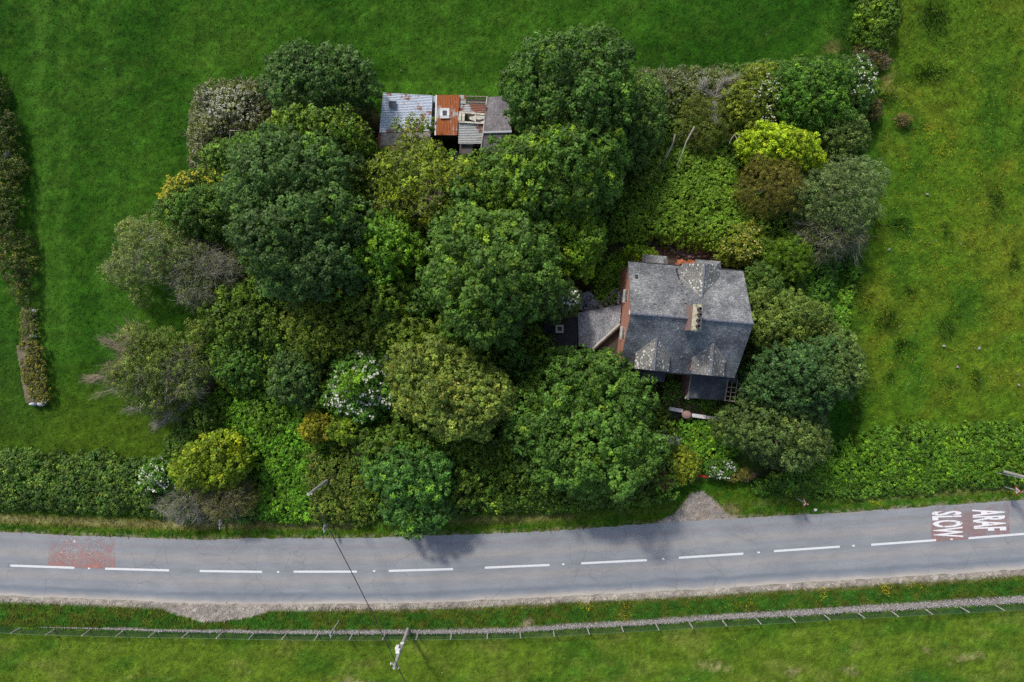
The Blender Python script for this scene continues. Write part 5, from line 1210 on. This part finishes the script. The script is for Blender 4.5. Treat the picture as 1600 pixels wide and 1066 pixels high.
for i, (fx, fy, fh, fl) in enumerate(FILL):
    bb = [(.050, .105, .018), (.070, .12, .022), (.040, .10, .026), (.060, .13, .016)][i % 4]
    tree('sapling', fl, 'tree', fx, fy, 34 + (i * 7) % 14, 26 + (i * 5) % 12, fh, .6, i * 37, base=bb, tip=tuple(q * 1.9 for q in bb), tipf=.35, seed=700 + i, lobe=.7, sub=.34, leaf=.2, nleaf=18, keep=.85, edge=.35, tr=.1)
# dead pale branches reaching out
def dead_limbs(name, label, paths, r, mat, seed, twign=40, twl=.9, col=TW, wd=.5):
    rng = np.random.default_rng(seed); b0 = P(*paths[0][0]); o = empty(name, label, 'dead branch', (b0[0], b0[1], 0)); 
    for pth in paths:
        pts = [P(*q) for q in pth]; mb = MB(); n = len(pts); mb.tube(pts, [r * (1 - .75 * i / (n - 1)) for i in range(n)], 5); mb.build('limb', mat, o)
        S, D = [], []
        for _ in range(twign):
            i = rng.integers(0, n - 1); t = rng.uniform(); a_, b_ = Vector(pts[i]), Vector(pts[i + 1]); S.append(a_.lerp(b_, t)); D.append((b_ - a_).normalized())
        if twign >= 10: link('bare_twigs', twig_mass(rng, np.array(S), np.array(D), twl, .019, 12, col, wd), TWIG, o)
    return o
dead_limbs('dead_branch', 'pale dead branches fanning left from the thorn over the field grass', [[(230, 570, 3.5), (180, 585, 3.6), (122, 597, 3.4)], [(225, 560, 3.6), (190, 545, 3.8), (160, 530, 3.8)], [(225, 580, 3.2), (190, 598, 3.2), (150, 590, 3.2)], [(235, 595, 3), (200, 600, 3), (155, 615, 2.8)]], .045, DEADWOOD, 201, 34, 1.0, TWB, .26)
dead_limbs('dead_branch', 'grey dead branches pointing down and left below the thorn', [[(290, 615, 2.5), (240, 632, 2.6), (186, 643, 2.4)], [(300, 628, 2.2), (268, 645, 2.2), (240, 668, 2)], [(285, 640, 2), (262, 655, 2), (246, 662, 2)]], .04, DEADWOOD, 202, 30, 1.0, TW, .26)
dead_limbs('dead_branch', 'bare silvery branch tangle in the blossoming hedge along the top field', [[(1118, 150, 2.4), (1128, 128, 2.9), (1155, 120, 3)], [(1118, 152, 2.4), (1098, 140, 2.8), (1100, 130, 3)], [(1118, 152, 2.4), (1140, 145, 2.8), (1147, 144, 2.9)], [(1118, 155, 2.4), (1112, 170, 2.7), (1120, 190, 2.6)]], .05, DEADWOOD, 203, 34, .7, (.40, .38, .32), .5)
dead_limbs('dead_branch', 'long bare curved branch lying on the light-green thicket, the right of two', [[(1085, 198, 3.9), (1072, 222, 3.9), (1066, 240, 3.7), (1057, 260, 3.4)]], .07, DEADWOOD, 204, 3, .5)
dead_limbs('dead_branch', 'forked bare branch lying on the light-green thicket, the left of two', [[(1055, 210, 4.0), (1050, 228, 3.9), (1042, 245, 3.7), (1028, 260, 3.4)], [(1050, 228, 3.9), (1042, 240, 3.6), (1038, 262, 3.4)]], .07, DEADWOOD, 205, 3, .5)
dead_limbs('dead_branch', 'small bare forked snag left of the lime-yellow elder', [[(1148, 210, 2.9), (1142, 218, 3), (1139, 226, 2.8)], [(1148, 210, 2.9), (1153, 222, 2.8), (1156, 228, 2.7)], [(1148, 210, 2.9), (1162, 211, 3)]], .05, DEADWOOD, 206, 6, .5)
dead_limbs('dead_branch', 'two pale crossed poles lying in the white hedge', [[(358, 237, 2.9), (359, 222, 2.9), (359.5, 205, 3.0)], [(359, 204, 3.0), (366, 204.5, 3.0), (373, 204, 3.1)]], .05, DEADWOOD, 207, 0 + 1, .3)
dead_limbs('dead_branch', 'bare stump with splayed roots below the rounded olive crown', [[(560, 684, 2.0), (566, 700, 1.8), (572, 712, 1.4)], [(560, 684, 2), (560, 700, 1.8), (564, 708, 1.6)]], .07, DEADWOOD, 208, 40, .8, TWB, .3)
dead_limbs('dead_branch', 'grey twig sprays hanging over the left verge', [[(288, 775, 2.6), (278, 790, 2.4), (262, 798, 2)], [(290, 776, 2.6), (286, 795, 2.2), (285, 812, 1.8)], [(296, 776, 2.6), (306, 796, 2.2), (312, 810, 1.6)]], .04, DEADWOOD, 209, 40, .7, TW, .35)

# ------------------------------------------------------------------ flowery stone bank on the left
bank = empty('stone_bank', 'earth and stone field bank covered in yellow flowers, with white stones at its ends', 'field bank', P(52, 560))
rng = np.random.default_rng(301)
def bank_seg(y0, y1, xc0, xc1, w, h):
    mb = MB(); n = 16; rows = []
    for i in range(n + 1):
        t = i / n; x = xc0 * (1 - t) + xc1 * t; y = y0 * (1 - t) + y1 * t
        r = []
        for (o_, z) in ((-.55, -.05), (-.48, .55), (-.3, .92), (0, 1), (.3, .9), (.48, .5), (.55, -.05)):
            p = P(x + o_ * w + rng.normal(0, .5), y); r.append((p[0], p[1], z * h + (rng.normal(0, .03) if z > 0 else 0)))
        rows.append(r)
    m = 7; vs = sum(rows, []); fs = [(i * m + j, i * m + j + 1, (i + 1) * m + j + 1, (i + 1) * m + j) for i in range(n) for j in range(m - 1)]
    fs += [tuple(range(m))[::-1], tuple(n * m + j for j in range(m))]
    mb.add(vs, fs); return mb
bank_seg(540, 628, 45, 60, 30, .85).build('bank_core', m_noise('earth_bank', (.10, .085, .05), (.17, .14, .09), 2.0), bank)
bank_seg(480, 538, 46, 46, 20, .45).build('bank_core', bpy.data.materials['earth_bank'], bank)
def add_leaves(parent, poly, h, seed, base, tip, name, n_blossom=0, bcol=None, **kw):
    rng = np.random.default_rng(seed); pw = [P(x, y, h * .8)[:2] for x, y in poly]
    lobes = poly_lobes(rng, pw, h, .4, .15, .5); lobes[:, 2] = np.maximum(lobes[:, 2], h * .6)
    v, c, C = leafmass(rng, lobes, .2, .12, 12, base, tip, .4, **kw); link(name, np_mesh(name, v, 4, c), FOL, parent)
    if n_blossom:
        c_ = C[rng.permutation(len(C))[:n_blossom]] + np.array([0, 0, .10]); link('blossom', rosettes(rng, c_, .10, bcol, 2, .07), FLOWER, parent)
add_leaves(bank, [(34, 538), (62, 538), (76, 625), (48, 628)], 1.0, 302, (.055, .075, .018), (.12, .11, .04), 'turf', 330, (.50, .42, .02), keep=.75)
add_leaves(bank, [(36, 482), (56, 482), (58, 538), (36, 538)], .55, 303, (.065, .10, .025), (.13, .13, .05), 'turf', 12, (.62, .50, .02), keep=.7)
def boulder(name, px, py, z, sx, sy, sz, mat, parent, seed, ang=0):
    import bmesh
    bm = bmesh.new(); bmesh.ops.create_icosphere(bm, subdivisions=2, radius=.5); rr = random.Random(seed)
    c = P(px, py, z); ca, sa = math.cos(ang), math.sin(ang)
    for v in bm.verts:
        k = 1 + rr.uniform(-.14, .14); x, y = v.co.x * sx * k, v.co.y * sy * k
        v.co = Vector((c[0] + x * ca - y * sa, c[1] + x * sa + y * ca, max(z + v.co.z * sz * k, -.05)))
    me = bpy.data.meshes.new(name); bm.to_mesh(me); bm.free()
    return link(name, me, mat, parent, None if parent is not None else (c[0], c[1], 0))
for i, (x, y, s1, s2) in enumerate(((53.5, 630.5, .75, .42), (66, 630.5, .8, .5), (46, 485.5, .6, .4), (53, 486, .5, .32), (42, 495, .25, .5), (50, 525, .4, .35), (48, 534, .3, .25), (55, 526, .25, .25))):
    boulder('white_stone', x, y, .45 if i < 2 else .3, s1, s2, .9 if i < 2 else .6, WHITESTONE, bank, 40 + i, .2)
for i, (x, y) in enumerate(((1226, 0),)): pass
for i, (x, y, s) in enumerate(((1475, 541, .34), (1530, 544.5, .36), (1496, 573.5, .3), (1449, 304, .34), (1389, 390, .3), (1592, 602, .3))):
    lb = ('small grey field stone between two dark grass patches of the right meadow', 'grey field stone in the right meadow, right of the pair near the middle', 'grey field stone lowest of the central three in the right meadow', 'grey stone in the upper half of the right meadow', 'grey stone near the ditch side of the right meadow', 'grey stone at the right edge of the photo above the bracken')[i]
    o = boulder('field_stone', x, y, .12, s, s * .7, .25, RUBBLE, None, 70 + i, i); tag(o, lb, 'stone', 'stones lying in the meadow')
o = boulder('field_stone', 11, 241, .25, .7, .55, .6, STONE, None, 90, 1); tag(o, 'rounded grey boulder beside the dark hedge on the left edge', 'stone')
for i, (x, y) in enumerate(((344, 846), (1274, 797))): pass
o = boulder('boundary_stone', 1348, 84, .3, .25, .7, .7, WHITESTONE, None, 95); tag(o, 'white upright stone at the foot of the hedge between the two fields', 'stone')
o = boulder('verge_stone', 1274, 797, .12, .35, .28, .3, WHITESTONE, None, 96); tag(o, 'small white stone on the verge right of the garden sign', 'stone')

# gravel strip behind the fence, loose stones
def pebbles(name, label, cat, ptsfn, n, smin, smax, cols, seed):
    rng = np.random.default_rng(seed); pos = ptsfn(rng, n); n = len(pos)
    s = rng.uniform(smin, smax, (n, 1)); t = unit(rng.normal(0, 1, (n, 3)) * np.array([1, 1, .3])); nr = unit(rng.normal(0, .35, (n, 3)) + np.array([0, 0, 1])); t = unit(t - nr * (t * nr).sum(1, keepdims=True)); b = np.cross(nr, t)
    vs = []
    for q in ((0, 1, 2, 3), (0, 1, 5, 4), (1, 2, 6, 5), (2, 3, 7, 6), (3, 0, 4, 7)):
        for i in q:
            i4 = i % 4; k = .6 if i < 4 else 1.0; zz = .35 if i < 4 else -.35
            a_ = i4 * math.pi / 2 + .4
            vs.append(pos + t * (math.cos(a_) * s * .6 * k) + b * (math.sin(a_) * s * .5 * k) + nr * (s * zz))
    v = np.stack(vs, 1).reshape(-1, 3)
    c = np.array(cols)[rng.integers(0, len(cols), n)] * rng.uniform(.75, 1.25, (n, 1)); c = np.repeat(c, 5, 0)
    me = np_mesh(name, v, 4, c); o = link(name, me, m_foliage(name + '_mat', 0, .85), None, (float(pos[0, 0]), float(pos[0, 1]), 0)); tag(o, label, cat, None, 'stuff'); return o
def gravel_pts(rng, n):
    px = rng.uniform(60, 1680, n); w = np.interp(px, [60, 150, 300, 700, 1100, 1300, 1600], [.2, 1.4, 2.4, 4.2, 5.0, 6.2, 7.0])
    keep = rng.uniform(0, 1, n) < w / 8.5; px = px[keep]; w = w[keep]
    py = g_line(px) - w * .55 + rng.normal(0, .33, len(px)) * w + 1
    x, y = (px - 800) / PIX, (533 - py) / PIX
    return np.stack([x, y, ground_height(px, py) + rng.uniform(.0, .08, len(px))], 1)
pebbles('gravel_strip', 'pale grey stone strip along the roadside fence', 'gravel', gravel_pts, 60000, .05, .13, [(.33, .32, .31), (.25, .24, .235), (.44, .42, .40), (.20, .18, .16), (.30, .26, .23)], 401)
def apron_pts(rng, n):
    px = rng.uniform(180, 1170, n); py = rng.uniform(765, 970, n); k = inpoly(px, py, LAYBY) | inpoly(px, py, APRON); px, py = px[k], py[k]
    k = (py > r_bot(px) + 2) | (py < r_top(px) - 2); px, py = px[k], py[k]
    return np.stack([(px - 800) / PIX, (533 - py) / PIX, ground_height(px, py) + .02], 1)
pebbles('loose_chippings', 'loose stone chippings on the lay-by and the track mouth', 'gravel', apron_pts, 60000, .03, .09, [(.34, .30, .25), (.44, .40, .35), (.25, .21, .17)], 402)

# ------------------------------------------------------------------ grass and flowers
def blades(name, label, region, dens, hmin, hmax, seed, width=.03, lean=.8, gain=1.35, spread=.25):
    """region(px,py)->prob; blades take the turf's own colour"""
    rng = np.random.default_rng(seed); x0, x1, y0, y1 = region[0]; f = region[1]
    area = (x1 - x0) * (y1 - y0) / PIX ** 2; n = int(area * dens)
    px = rng.uniform(x0, x1, n); py = rng.uniform(y0, y1, n); pr = f(px, py); k = rng.uniform(0, 1, n) < pr; px, py = px[k], py[k]; n = len(px)
    cl = fbm(px / 6, py / 6, seed + 5, 3)
    k = rng.uniform(.2, .8, n) < cl + .12; px, py, cl = px[k], py[k], cl[k]; n = len(px)
    z = ground_height(px, py); pos = np.stack([(px - 800) / PIX, (533 - py) / PIX, z], 1)
    h = rng.uniform(hmin, hmax, (n, 1)) * (0.6 + .8 * cl[:, None])
    wa = fbm(px / 70, py / 50, 77) * 9; d = np.stack([np.cos(wa), np.sin(wa), np.zeros(n)], 1) * .5 + rng.normal(0, lean * .6, (n, 3)) * np.array([1, 1, 0])
    d = d * h * .8 + np.array([0, 0, 1]) * h
    a_ = unit(np.cross(d, rng.normal(0, 1, (n, 3)))) * width * rng.uniform(.6, 1.5, (n, 1))
    v = np.stack([pos - a_, pos + a_, pos + d], 1).reshape(-1, 3)
    c = ground_colour(px, py) * gain * (1 + rng.normal(0, spread, (n, 1))).clip(.4, 2.2)
    c = c + np.array([.03, .02, 0]) * (rng.uniform(0, 1, (n, 1)) < .06)
    o = link(name, np_mesh(name, v, 3, c), GRASSM, None, (float(pos[0, 0]), float(pos[0, 1]), 0)); tag(o, label, 'grass', None, 'stuff'); return o
def not_paved(px, py):
    return ~((py > r_top(px) - 1) & (py < r_bot(px) + 3)) & ~inpoly(px, py, LAYBY) & ~inpoly(px, py, APRON) & ~((np.abs(py - g_line(px)) < 4) & (px > 180))
blades('pasture_grass', 'lush dark green grass of the upper left pasture', ((-70, 1372, -70, 730), lambda x, y: ((~inpoly(x, y, WOOD)) & ((x < 1345) | (y < 0))) * 1.0), 42, .06, .16, 501)
blades('meadow_grass', 'yellow-green meadow grass right of the garden', ((1290, 1670, -70, 700), lambda x, y: (~inpoly(x, y, WOOD)) * 1.0), 50, .07, .2, 502)
blades('verge_grass', 'rough grass of the two road verges', ((-70, 1670, 715, 1000), lambda x, y: (not_paved(x, y) & (y < g_line(x)) & ~inpoly(x, y, WOOD)) * 1.0), 90, .10, .28, 503)
blades('lower_field_grass', 'short mown grass of the field below the fence', ((-70, 1670, 930, 1140), lambda x, y: (y > g_line(x) + 3) * 1.0), 50, .05, .12, 504)
TUSS = [(1557, 312, 9, 22), (1420, 455, 8, 8), (1385, 505, 16, 16), (1478, 510, 10, 16), (1412, 542, 13, 12), (1480, 370, 8, 8), (1388, 592, 9, 8), (1480, 600, 10, 8), (1524, 590, 8, 15), (1585, 410, 8, 17), (1450, 115, 22, 14), (1380, 150, 14, 10), (1345, 590, 14, 30), (1338, 635, 12, 26), (1460, 30, 20, 20), (1365, 335, 8, 30), (1405, 350, 18, 9), (1340, 690, 20, 20), (1430, 660, 30, 8), (1330, 440, 12, 30), (1350, 470, 14, 20)]
blades('grass_tussocks', 'taller dark tussocks dotted over the right meadow', ((1300, 1670, -70, 710), lambda x, y: np.max([np.clip(1.3 - np.hypot((x - a) / (c * 1.1), (y - b) / (d * 1.1)), 0, 1) for a, b, c, d in TUSS], axis=0)), 110, .22, .45, 505, .035, .9, 1.2, .3)
def flowers(name, label, poly_list, size, col, seed, z=.16):
    rng = np.random.default_rng(seed); P_ = []
    for (poly, n) in poly_list:
        xs = [p[0] for p in poly]; ys = [p[1] for p in poly]
        px = rng.uniform(min(xs), max(xs), n * 3); py = rng.uniform(min(ys), max(ys), n * 3)
        k = inpoly(px, py, poly) & (fbm(px / 16, py / 12, seed, 3) + rng.uniform(-.2, .2, len(px)) > .5); px, py = px[k][:n], py[k][:n]
        P_.append(np.stack([(px - 800) / PIX, (533 - py) / PIX, ground_height(px, py) + z], 1))
    p = np.concatenate(P_); me = rosettes(rng, p, size, col, 2, .05)
    o = link(name, me, FLOWER, None, (float(p[0, 0]), float(p[0, 1]), 0)); tag(o, label, 'wildflowers', None, 'stuff')
flowers('buttercups', 'scattered yellow buttercups in the right meadow', [([(1370, 20), (1600, 0), (1640, 680), (1350, 660), (1345, 420), (1385, 250)], 1600), ([(1420, 200), (1520, 170), (1560, 420), (1400, 430), (1400, 300)], 500), ([(1340, 420), (1590, 330), (1590, 600), (1360, 600)], 400), ([(1440, 195), (1500, 195), (1490, 260), (1450, 255)], 160)], .055, (.55, .46, .02), 601)
flowers('buttercups', 'clumps of yellow flowers in the lower verge near the right end', [([(1370, 905), (1392, 908), (1388, 932), (1376, 925)], 60), ([(1412, 905), (1445, 905), (1440, 920), (1415, 922)], 35), ([(1278, 915), (1300, 915), (1295, 930), (1280, 940)], 40), ([(900, 935), (930, 938), (925, 955), (905, 950)], 40), ([(965, 935), (985, 935), (985, 978), (965, 970)], 36), ([(1355, 782), (1380, 782), (1375, 792)], 30), ([(1500, 772), (1600, 765), (1600, 778), (1500, 784)], 40), ([(1120, 950), (1180, 925), (1180, 955)], 20)], .07, (.55, .48, .02), 602)
flowers('daisies', 'tiny white daisies scattered over the fields', [([(100, 100), (1300, 10), (1300, 90), (250, 500), (60, 560)], 50), ([(0, 1000), (1600, 960), (1600, 1066), (0, 1066)], 70), ([(1380, 60), (1600, 60), (1600, 660), (1380, 660)], 60)], .05, (.70, .70, .62), 603)

# ------------------------------------------------------------------ fence along the road
FP = [(-20.5, 977), (32, 981), (86, 983), (140, 984.5), (192.5, 985.8), (243, 987), (295, 987.8), (347, 988.6), (397, 989.7), (447.5, 990.5), (497.5, 991), (551, 991), (602, 990.8), (653, 990.5), (706, 990), (762, 989), (812.7, 987.5), (865, 985), (918, 982), (971, 979), (1025, 976), (1077, 973), (1129, 970), (1182, 967), (1234.6, 964), (1287, 960.5), (1340, 957.5), (1392.6, 955), (1445, 952), (1500.7, 949), (1554.8, 946), (1606, 943), (1658, 940)]
fence = empty('wire_fence', 'green wire mesh fence on grey posts between the lower verge and the field', 'fence', P(800, 988))
rr = random.Random(8)
for i, (x, y) in enumerate(FP):
    p = P(x, y); mb = MB(); mb.tube([(p[0], p[1], -.2), (p[0] + rr.uniform(-.03, .03), p[1] + rr.uniform(-.03, .03), 1.22)], [.065, .055], 6); mb.build('post', STONE, fence)
NET = m_noise('green_netting', (0.018, 0.06, 0.03), (0.03, 0.085, 0.045), 4.0, .6, 0)
mb = MB(); pts = [P(x, y)[:2] for x, y in FP]
for k in range(9):
    z = .08 + k * .13
    for (a_, b_) in zip(pts[:-1], pts[1:]):
        mb.tube([(a_[0], a_[1] - .07, z), ((a_[0] + b_[0]) / 2, (a_[1] + b_[1]) / 2 - .07, z - .01), (b_[0], b_[1] - .07, z)], .011, 3, False)
for (a_, b_) in zip(pts[:-1], pts[1:]):
    n = 22
    for i in range(n):
        t = i / n; x, y = a_[0] * (1 - t) + b_[0] * t, a_[1] * (1 - t) + b_[1] * t - .07; mb.tube([(x, y, .05), (x, y, 1.12)], .008, 3, False)
link('wire_netting', mb.mesh('netting', False), NET, fence)
mb = MB()
for (a_, b_) in zip(pts[:-1], pts[1:]): mb.tube([(a_[0], a_[1] - .07, 1.16), (b_[0], b_[1] - .07, 1.16)], .013, 4, False)
mb.build('top_wire', m_noise('pale_green_wire', (0.07, 0.16, 0.06), (0.09, 0.19, 0.08), 4.0, .5, 0), fence)

# ------------------------------------------------------------------ poles and wire
def pole(label, bx, by, h, group):
    b = P(bx, by); o = empty('utility_pole', label, 'utility pole', (b[0], b[1], 0), group); mb = MB()
    mb.tube([(b[0], b[1], -.3), (b[0], b[1], h * .5), (b[0], b[1], h)], [.16, .14, .115], 10); mb.build('mast', m_noise('pole_wood', (.30, .28, .25), (.42, .40, .37), 4.0) if 'pole_wood' not in bpy.data.materials else bpy.data.materials['pole_wood'], o)
    return o, b
G = 'wooden utility poles beside the road'
pa, A_ = pole('wooden utility pole standing in the brambles above the road', 519, 745, 7.6, G)
for s in (-1, 1):
    mb = MB(); mb.tube([(A_[0] + s * .16, A_[1], 7.15), (A_[0] + s * .16, A_[1], 7.4)], .05, 6); mb.build('insulator', WHITEP, pa)
mb = MB(); mb.box((A_[0], A_[1], 7.1), (.42, .07, .06)); mb.build('bracket', GALV, pa)
mb = MB(); mb.box((A_[0] + .06, A_[1] - .15, 1.9), (.22, .02, .5)); mb.build('notice', WHITEP, pa)
pb, B_ = pole('wooden utility pole with white boxes standing in the fence line', 637.5, 983, 7.8, G)
mb = MB(); mb.box((B_[0], B_[1] + .19, 3.3), (.30, .06, .32)); mb.build('notice', WHITEP, pb)
mb = MB(); mb.box((B_[0] - .28, B_[1] + .22, 4.1), (.30, .24, .62)); mb.build('junction_box', WHITEP, pb, bevel=.02)
mb = MB(); mb.box((B_[0] - .10, B_[1] + .24, 4.9), (.34, .26, .50)); mb.build('junction_box', WHITEP, pb, bevel=.02)
mb = MB(); mb.box((B_[0], B_[1] + .16, 5.7), (.20, .08, .22)); mb.build('junction_box', GALV, pb)
mb = MB(); mb.box((B_[0], B_[1], 7.2), (.9, .08, .08), -.5); mb.build('bracket', GALV, pb)
for s in (-1, 0, 1):
    mb = MB(); x, y = B_[0] + s * .36 * math.cos(-.5), B_[1] + s * .36 * math.sin(-.5); mb.tube([(x, y, 7.28), (x, y, 7.5)], [.06, .04], 6); mb.build('insulator', WHITEP, pb)
pc, C_ = pole('wooden utility pole at the right edge of the photo above the bend sign', 1557, 734, 8.0, G)
mb = MB(); mb.tube([(C_[0] - .9, C_[1] - .1, .2), (C_[0] - .1, C_[1], 6.8)], .02, 4); mb.build('stay_wire', GALV, pc)
def cable(name, label, p, q, sag, r=.038, n=24):
    p, q = Vector(p), Vector(q); mb = MB(); pts = []
    for i in range(n + 1):
        t = i / n; v = p.lerp(q, t); v.z -= sag * 4 * t * (1 - t); pts.append(v)
    mb.tube(pts, r, 5); o = mb.build(name, BLACKP, None, tuple(p)); tag(o, label, 'cable', 'overhead cables'); return o
Bt = (B_[0] + .33, B_[1] - .17, 7.45)
cable('overhead_cable', 'black overhead cable crossing the road between the two poles', (A_[0] + .05, A_[1], 7.4), Bt, .45)
q = P(760, 1330, 7.4); cable('overhead_cable', 'black overhead cable leaving the fence-line pole towards the bottom edge', Bt, q, .3)

# ------------------------------------------------------------------ signs
def tri_sign(label, bx, by, hz, group, symbol):
    b = P(bx, by); o = empty('warning_sign', label, 'road sign', (b[0], b[1], 0), group)
    mb = MB(); mb.tube([(b[0], b[1], -.2), (b[0], b[1], hz + .55)], .042, 8); mb.build('post', GALV, o)
    def tri(s, x, z):  # triangle in the y-z plane, apex up, thickness along x
        return [(x, b[1] - s / 2, z), (x, b[1] + s / 2, z), (x, b[1], z + s * .866)]
    S = .98
    def plate(S, x0, x1, z):
        A = tri(S, b[0] - x0, z); B = tri(S, b[0] - x1, z); return MB().add(A + B, [(0, 1, 2), (5, 4, 3), (0, 3, 4, 1), (1, 4, 5, 2), (2, 5, 3, 0)])
    plate(S, .05, .065, hz - .35).build('plate', REDP, o)
    plate(S * .66, .066, .070, hz - .35 + S * .115).build('sign_face', WHITEP, o)
    x = b[0] - .075; z0 = hz - .35
    if symbol == 'bend':
        m2 = MB(); pts = [(x, b[1] + .06, z0 + .17), (x, b[1] + .06, z0 + .27), (x, b[1] - .06, z0 + .36), (x, b[1] - .06, z0 + .46)]; m2.tube(pts, .035, 6)
    else:
        m2 = MB(); m2.tube([(x, b[1] + .05, z0 + .16), (x, b[1] + .02, z0 + .32)], .03, 6); m2.tube([(x, b[1] - .10, z0 + .2), (x, b[1] + .02, z0 + .30)], .025, 6); m2.tube([(x, b[1] + .02, z0 + .34), (x, b[1] + .02, z0 + .42)], .03, 6)
    m2.build('symbol', BLACKP, o); return o
G2 = 'triangular warning signs on the upper verge'
tri_sign('red triangle warning sign on the verge right of the track mouth', 1242, 777, 2.35, G2, 'junction')
tri_sign('red triangle bend warning sign at the right edge of the photo', 1567, 760, 2.0, G2, 'bend')
def chevron_board(label, bx, by, w, h, z, faces, group, n=1, col=BLACKP, post=True):
    b = P(bx, by); o = empty('marker_board', label, 'road sign', (b[0], b[1], 0), group)
    if post:
        mb = MB(); mb.tube([(b[0], b[1], -.2), (b[0], b[1], z + h)], .04, 8); mb.build('post', GALV, o)
    x = b[0] + faces * .055
    mb = MB(); mb.box((x, b[1], z), (.02, w, h)); mb.build('board', WHITEP, o)
    for k in range(n):
        yc = b[1] + (k - (n - 1) / 2) * w / n; a = w / n * .42; xf = x + faces * .013; t = a * .62
        m2 = MB()
        for s in (1, -1):
            m2.slab([(xf, yc - a * .5, z + h / 2), (xf, yc - a * .5 + t, z + h / 2), (xf, yc + t * .4 + a * .3, z + h / 2 + s * h * .46), (xf, yc - t * .6 + a * .3, z + h / 2 + s * h * .46)], .004)
        m2.build('chevron', col, o)
    return o
G3 = 'white marker boards on the road verges'
chevron_board('white chevron board with black arrows low on the left verge', 348, 816, .95, .55, .35, 1, G3, 2)
chevron_board('white and navy chevron board on a post beneath the overhead cable', 515, 817, .72, .62, 1.6, 1, G3, 1, NAVY)
chevron_board('white and navy chevron board on a tall post in the lower verge by the fence', 530, 969, .5, .9, 2.5, 1, G3, 1, NAVY)

for o in bpy.data.objects:
    if o.parent is not None and o.name.split('.')[0] in ('bare_twigs', 'blossom'): o['kind'] = 'stuff'      # past counting
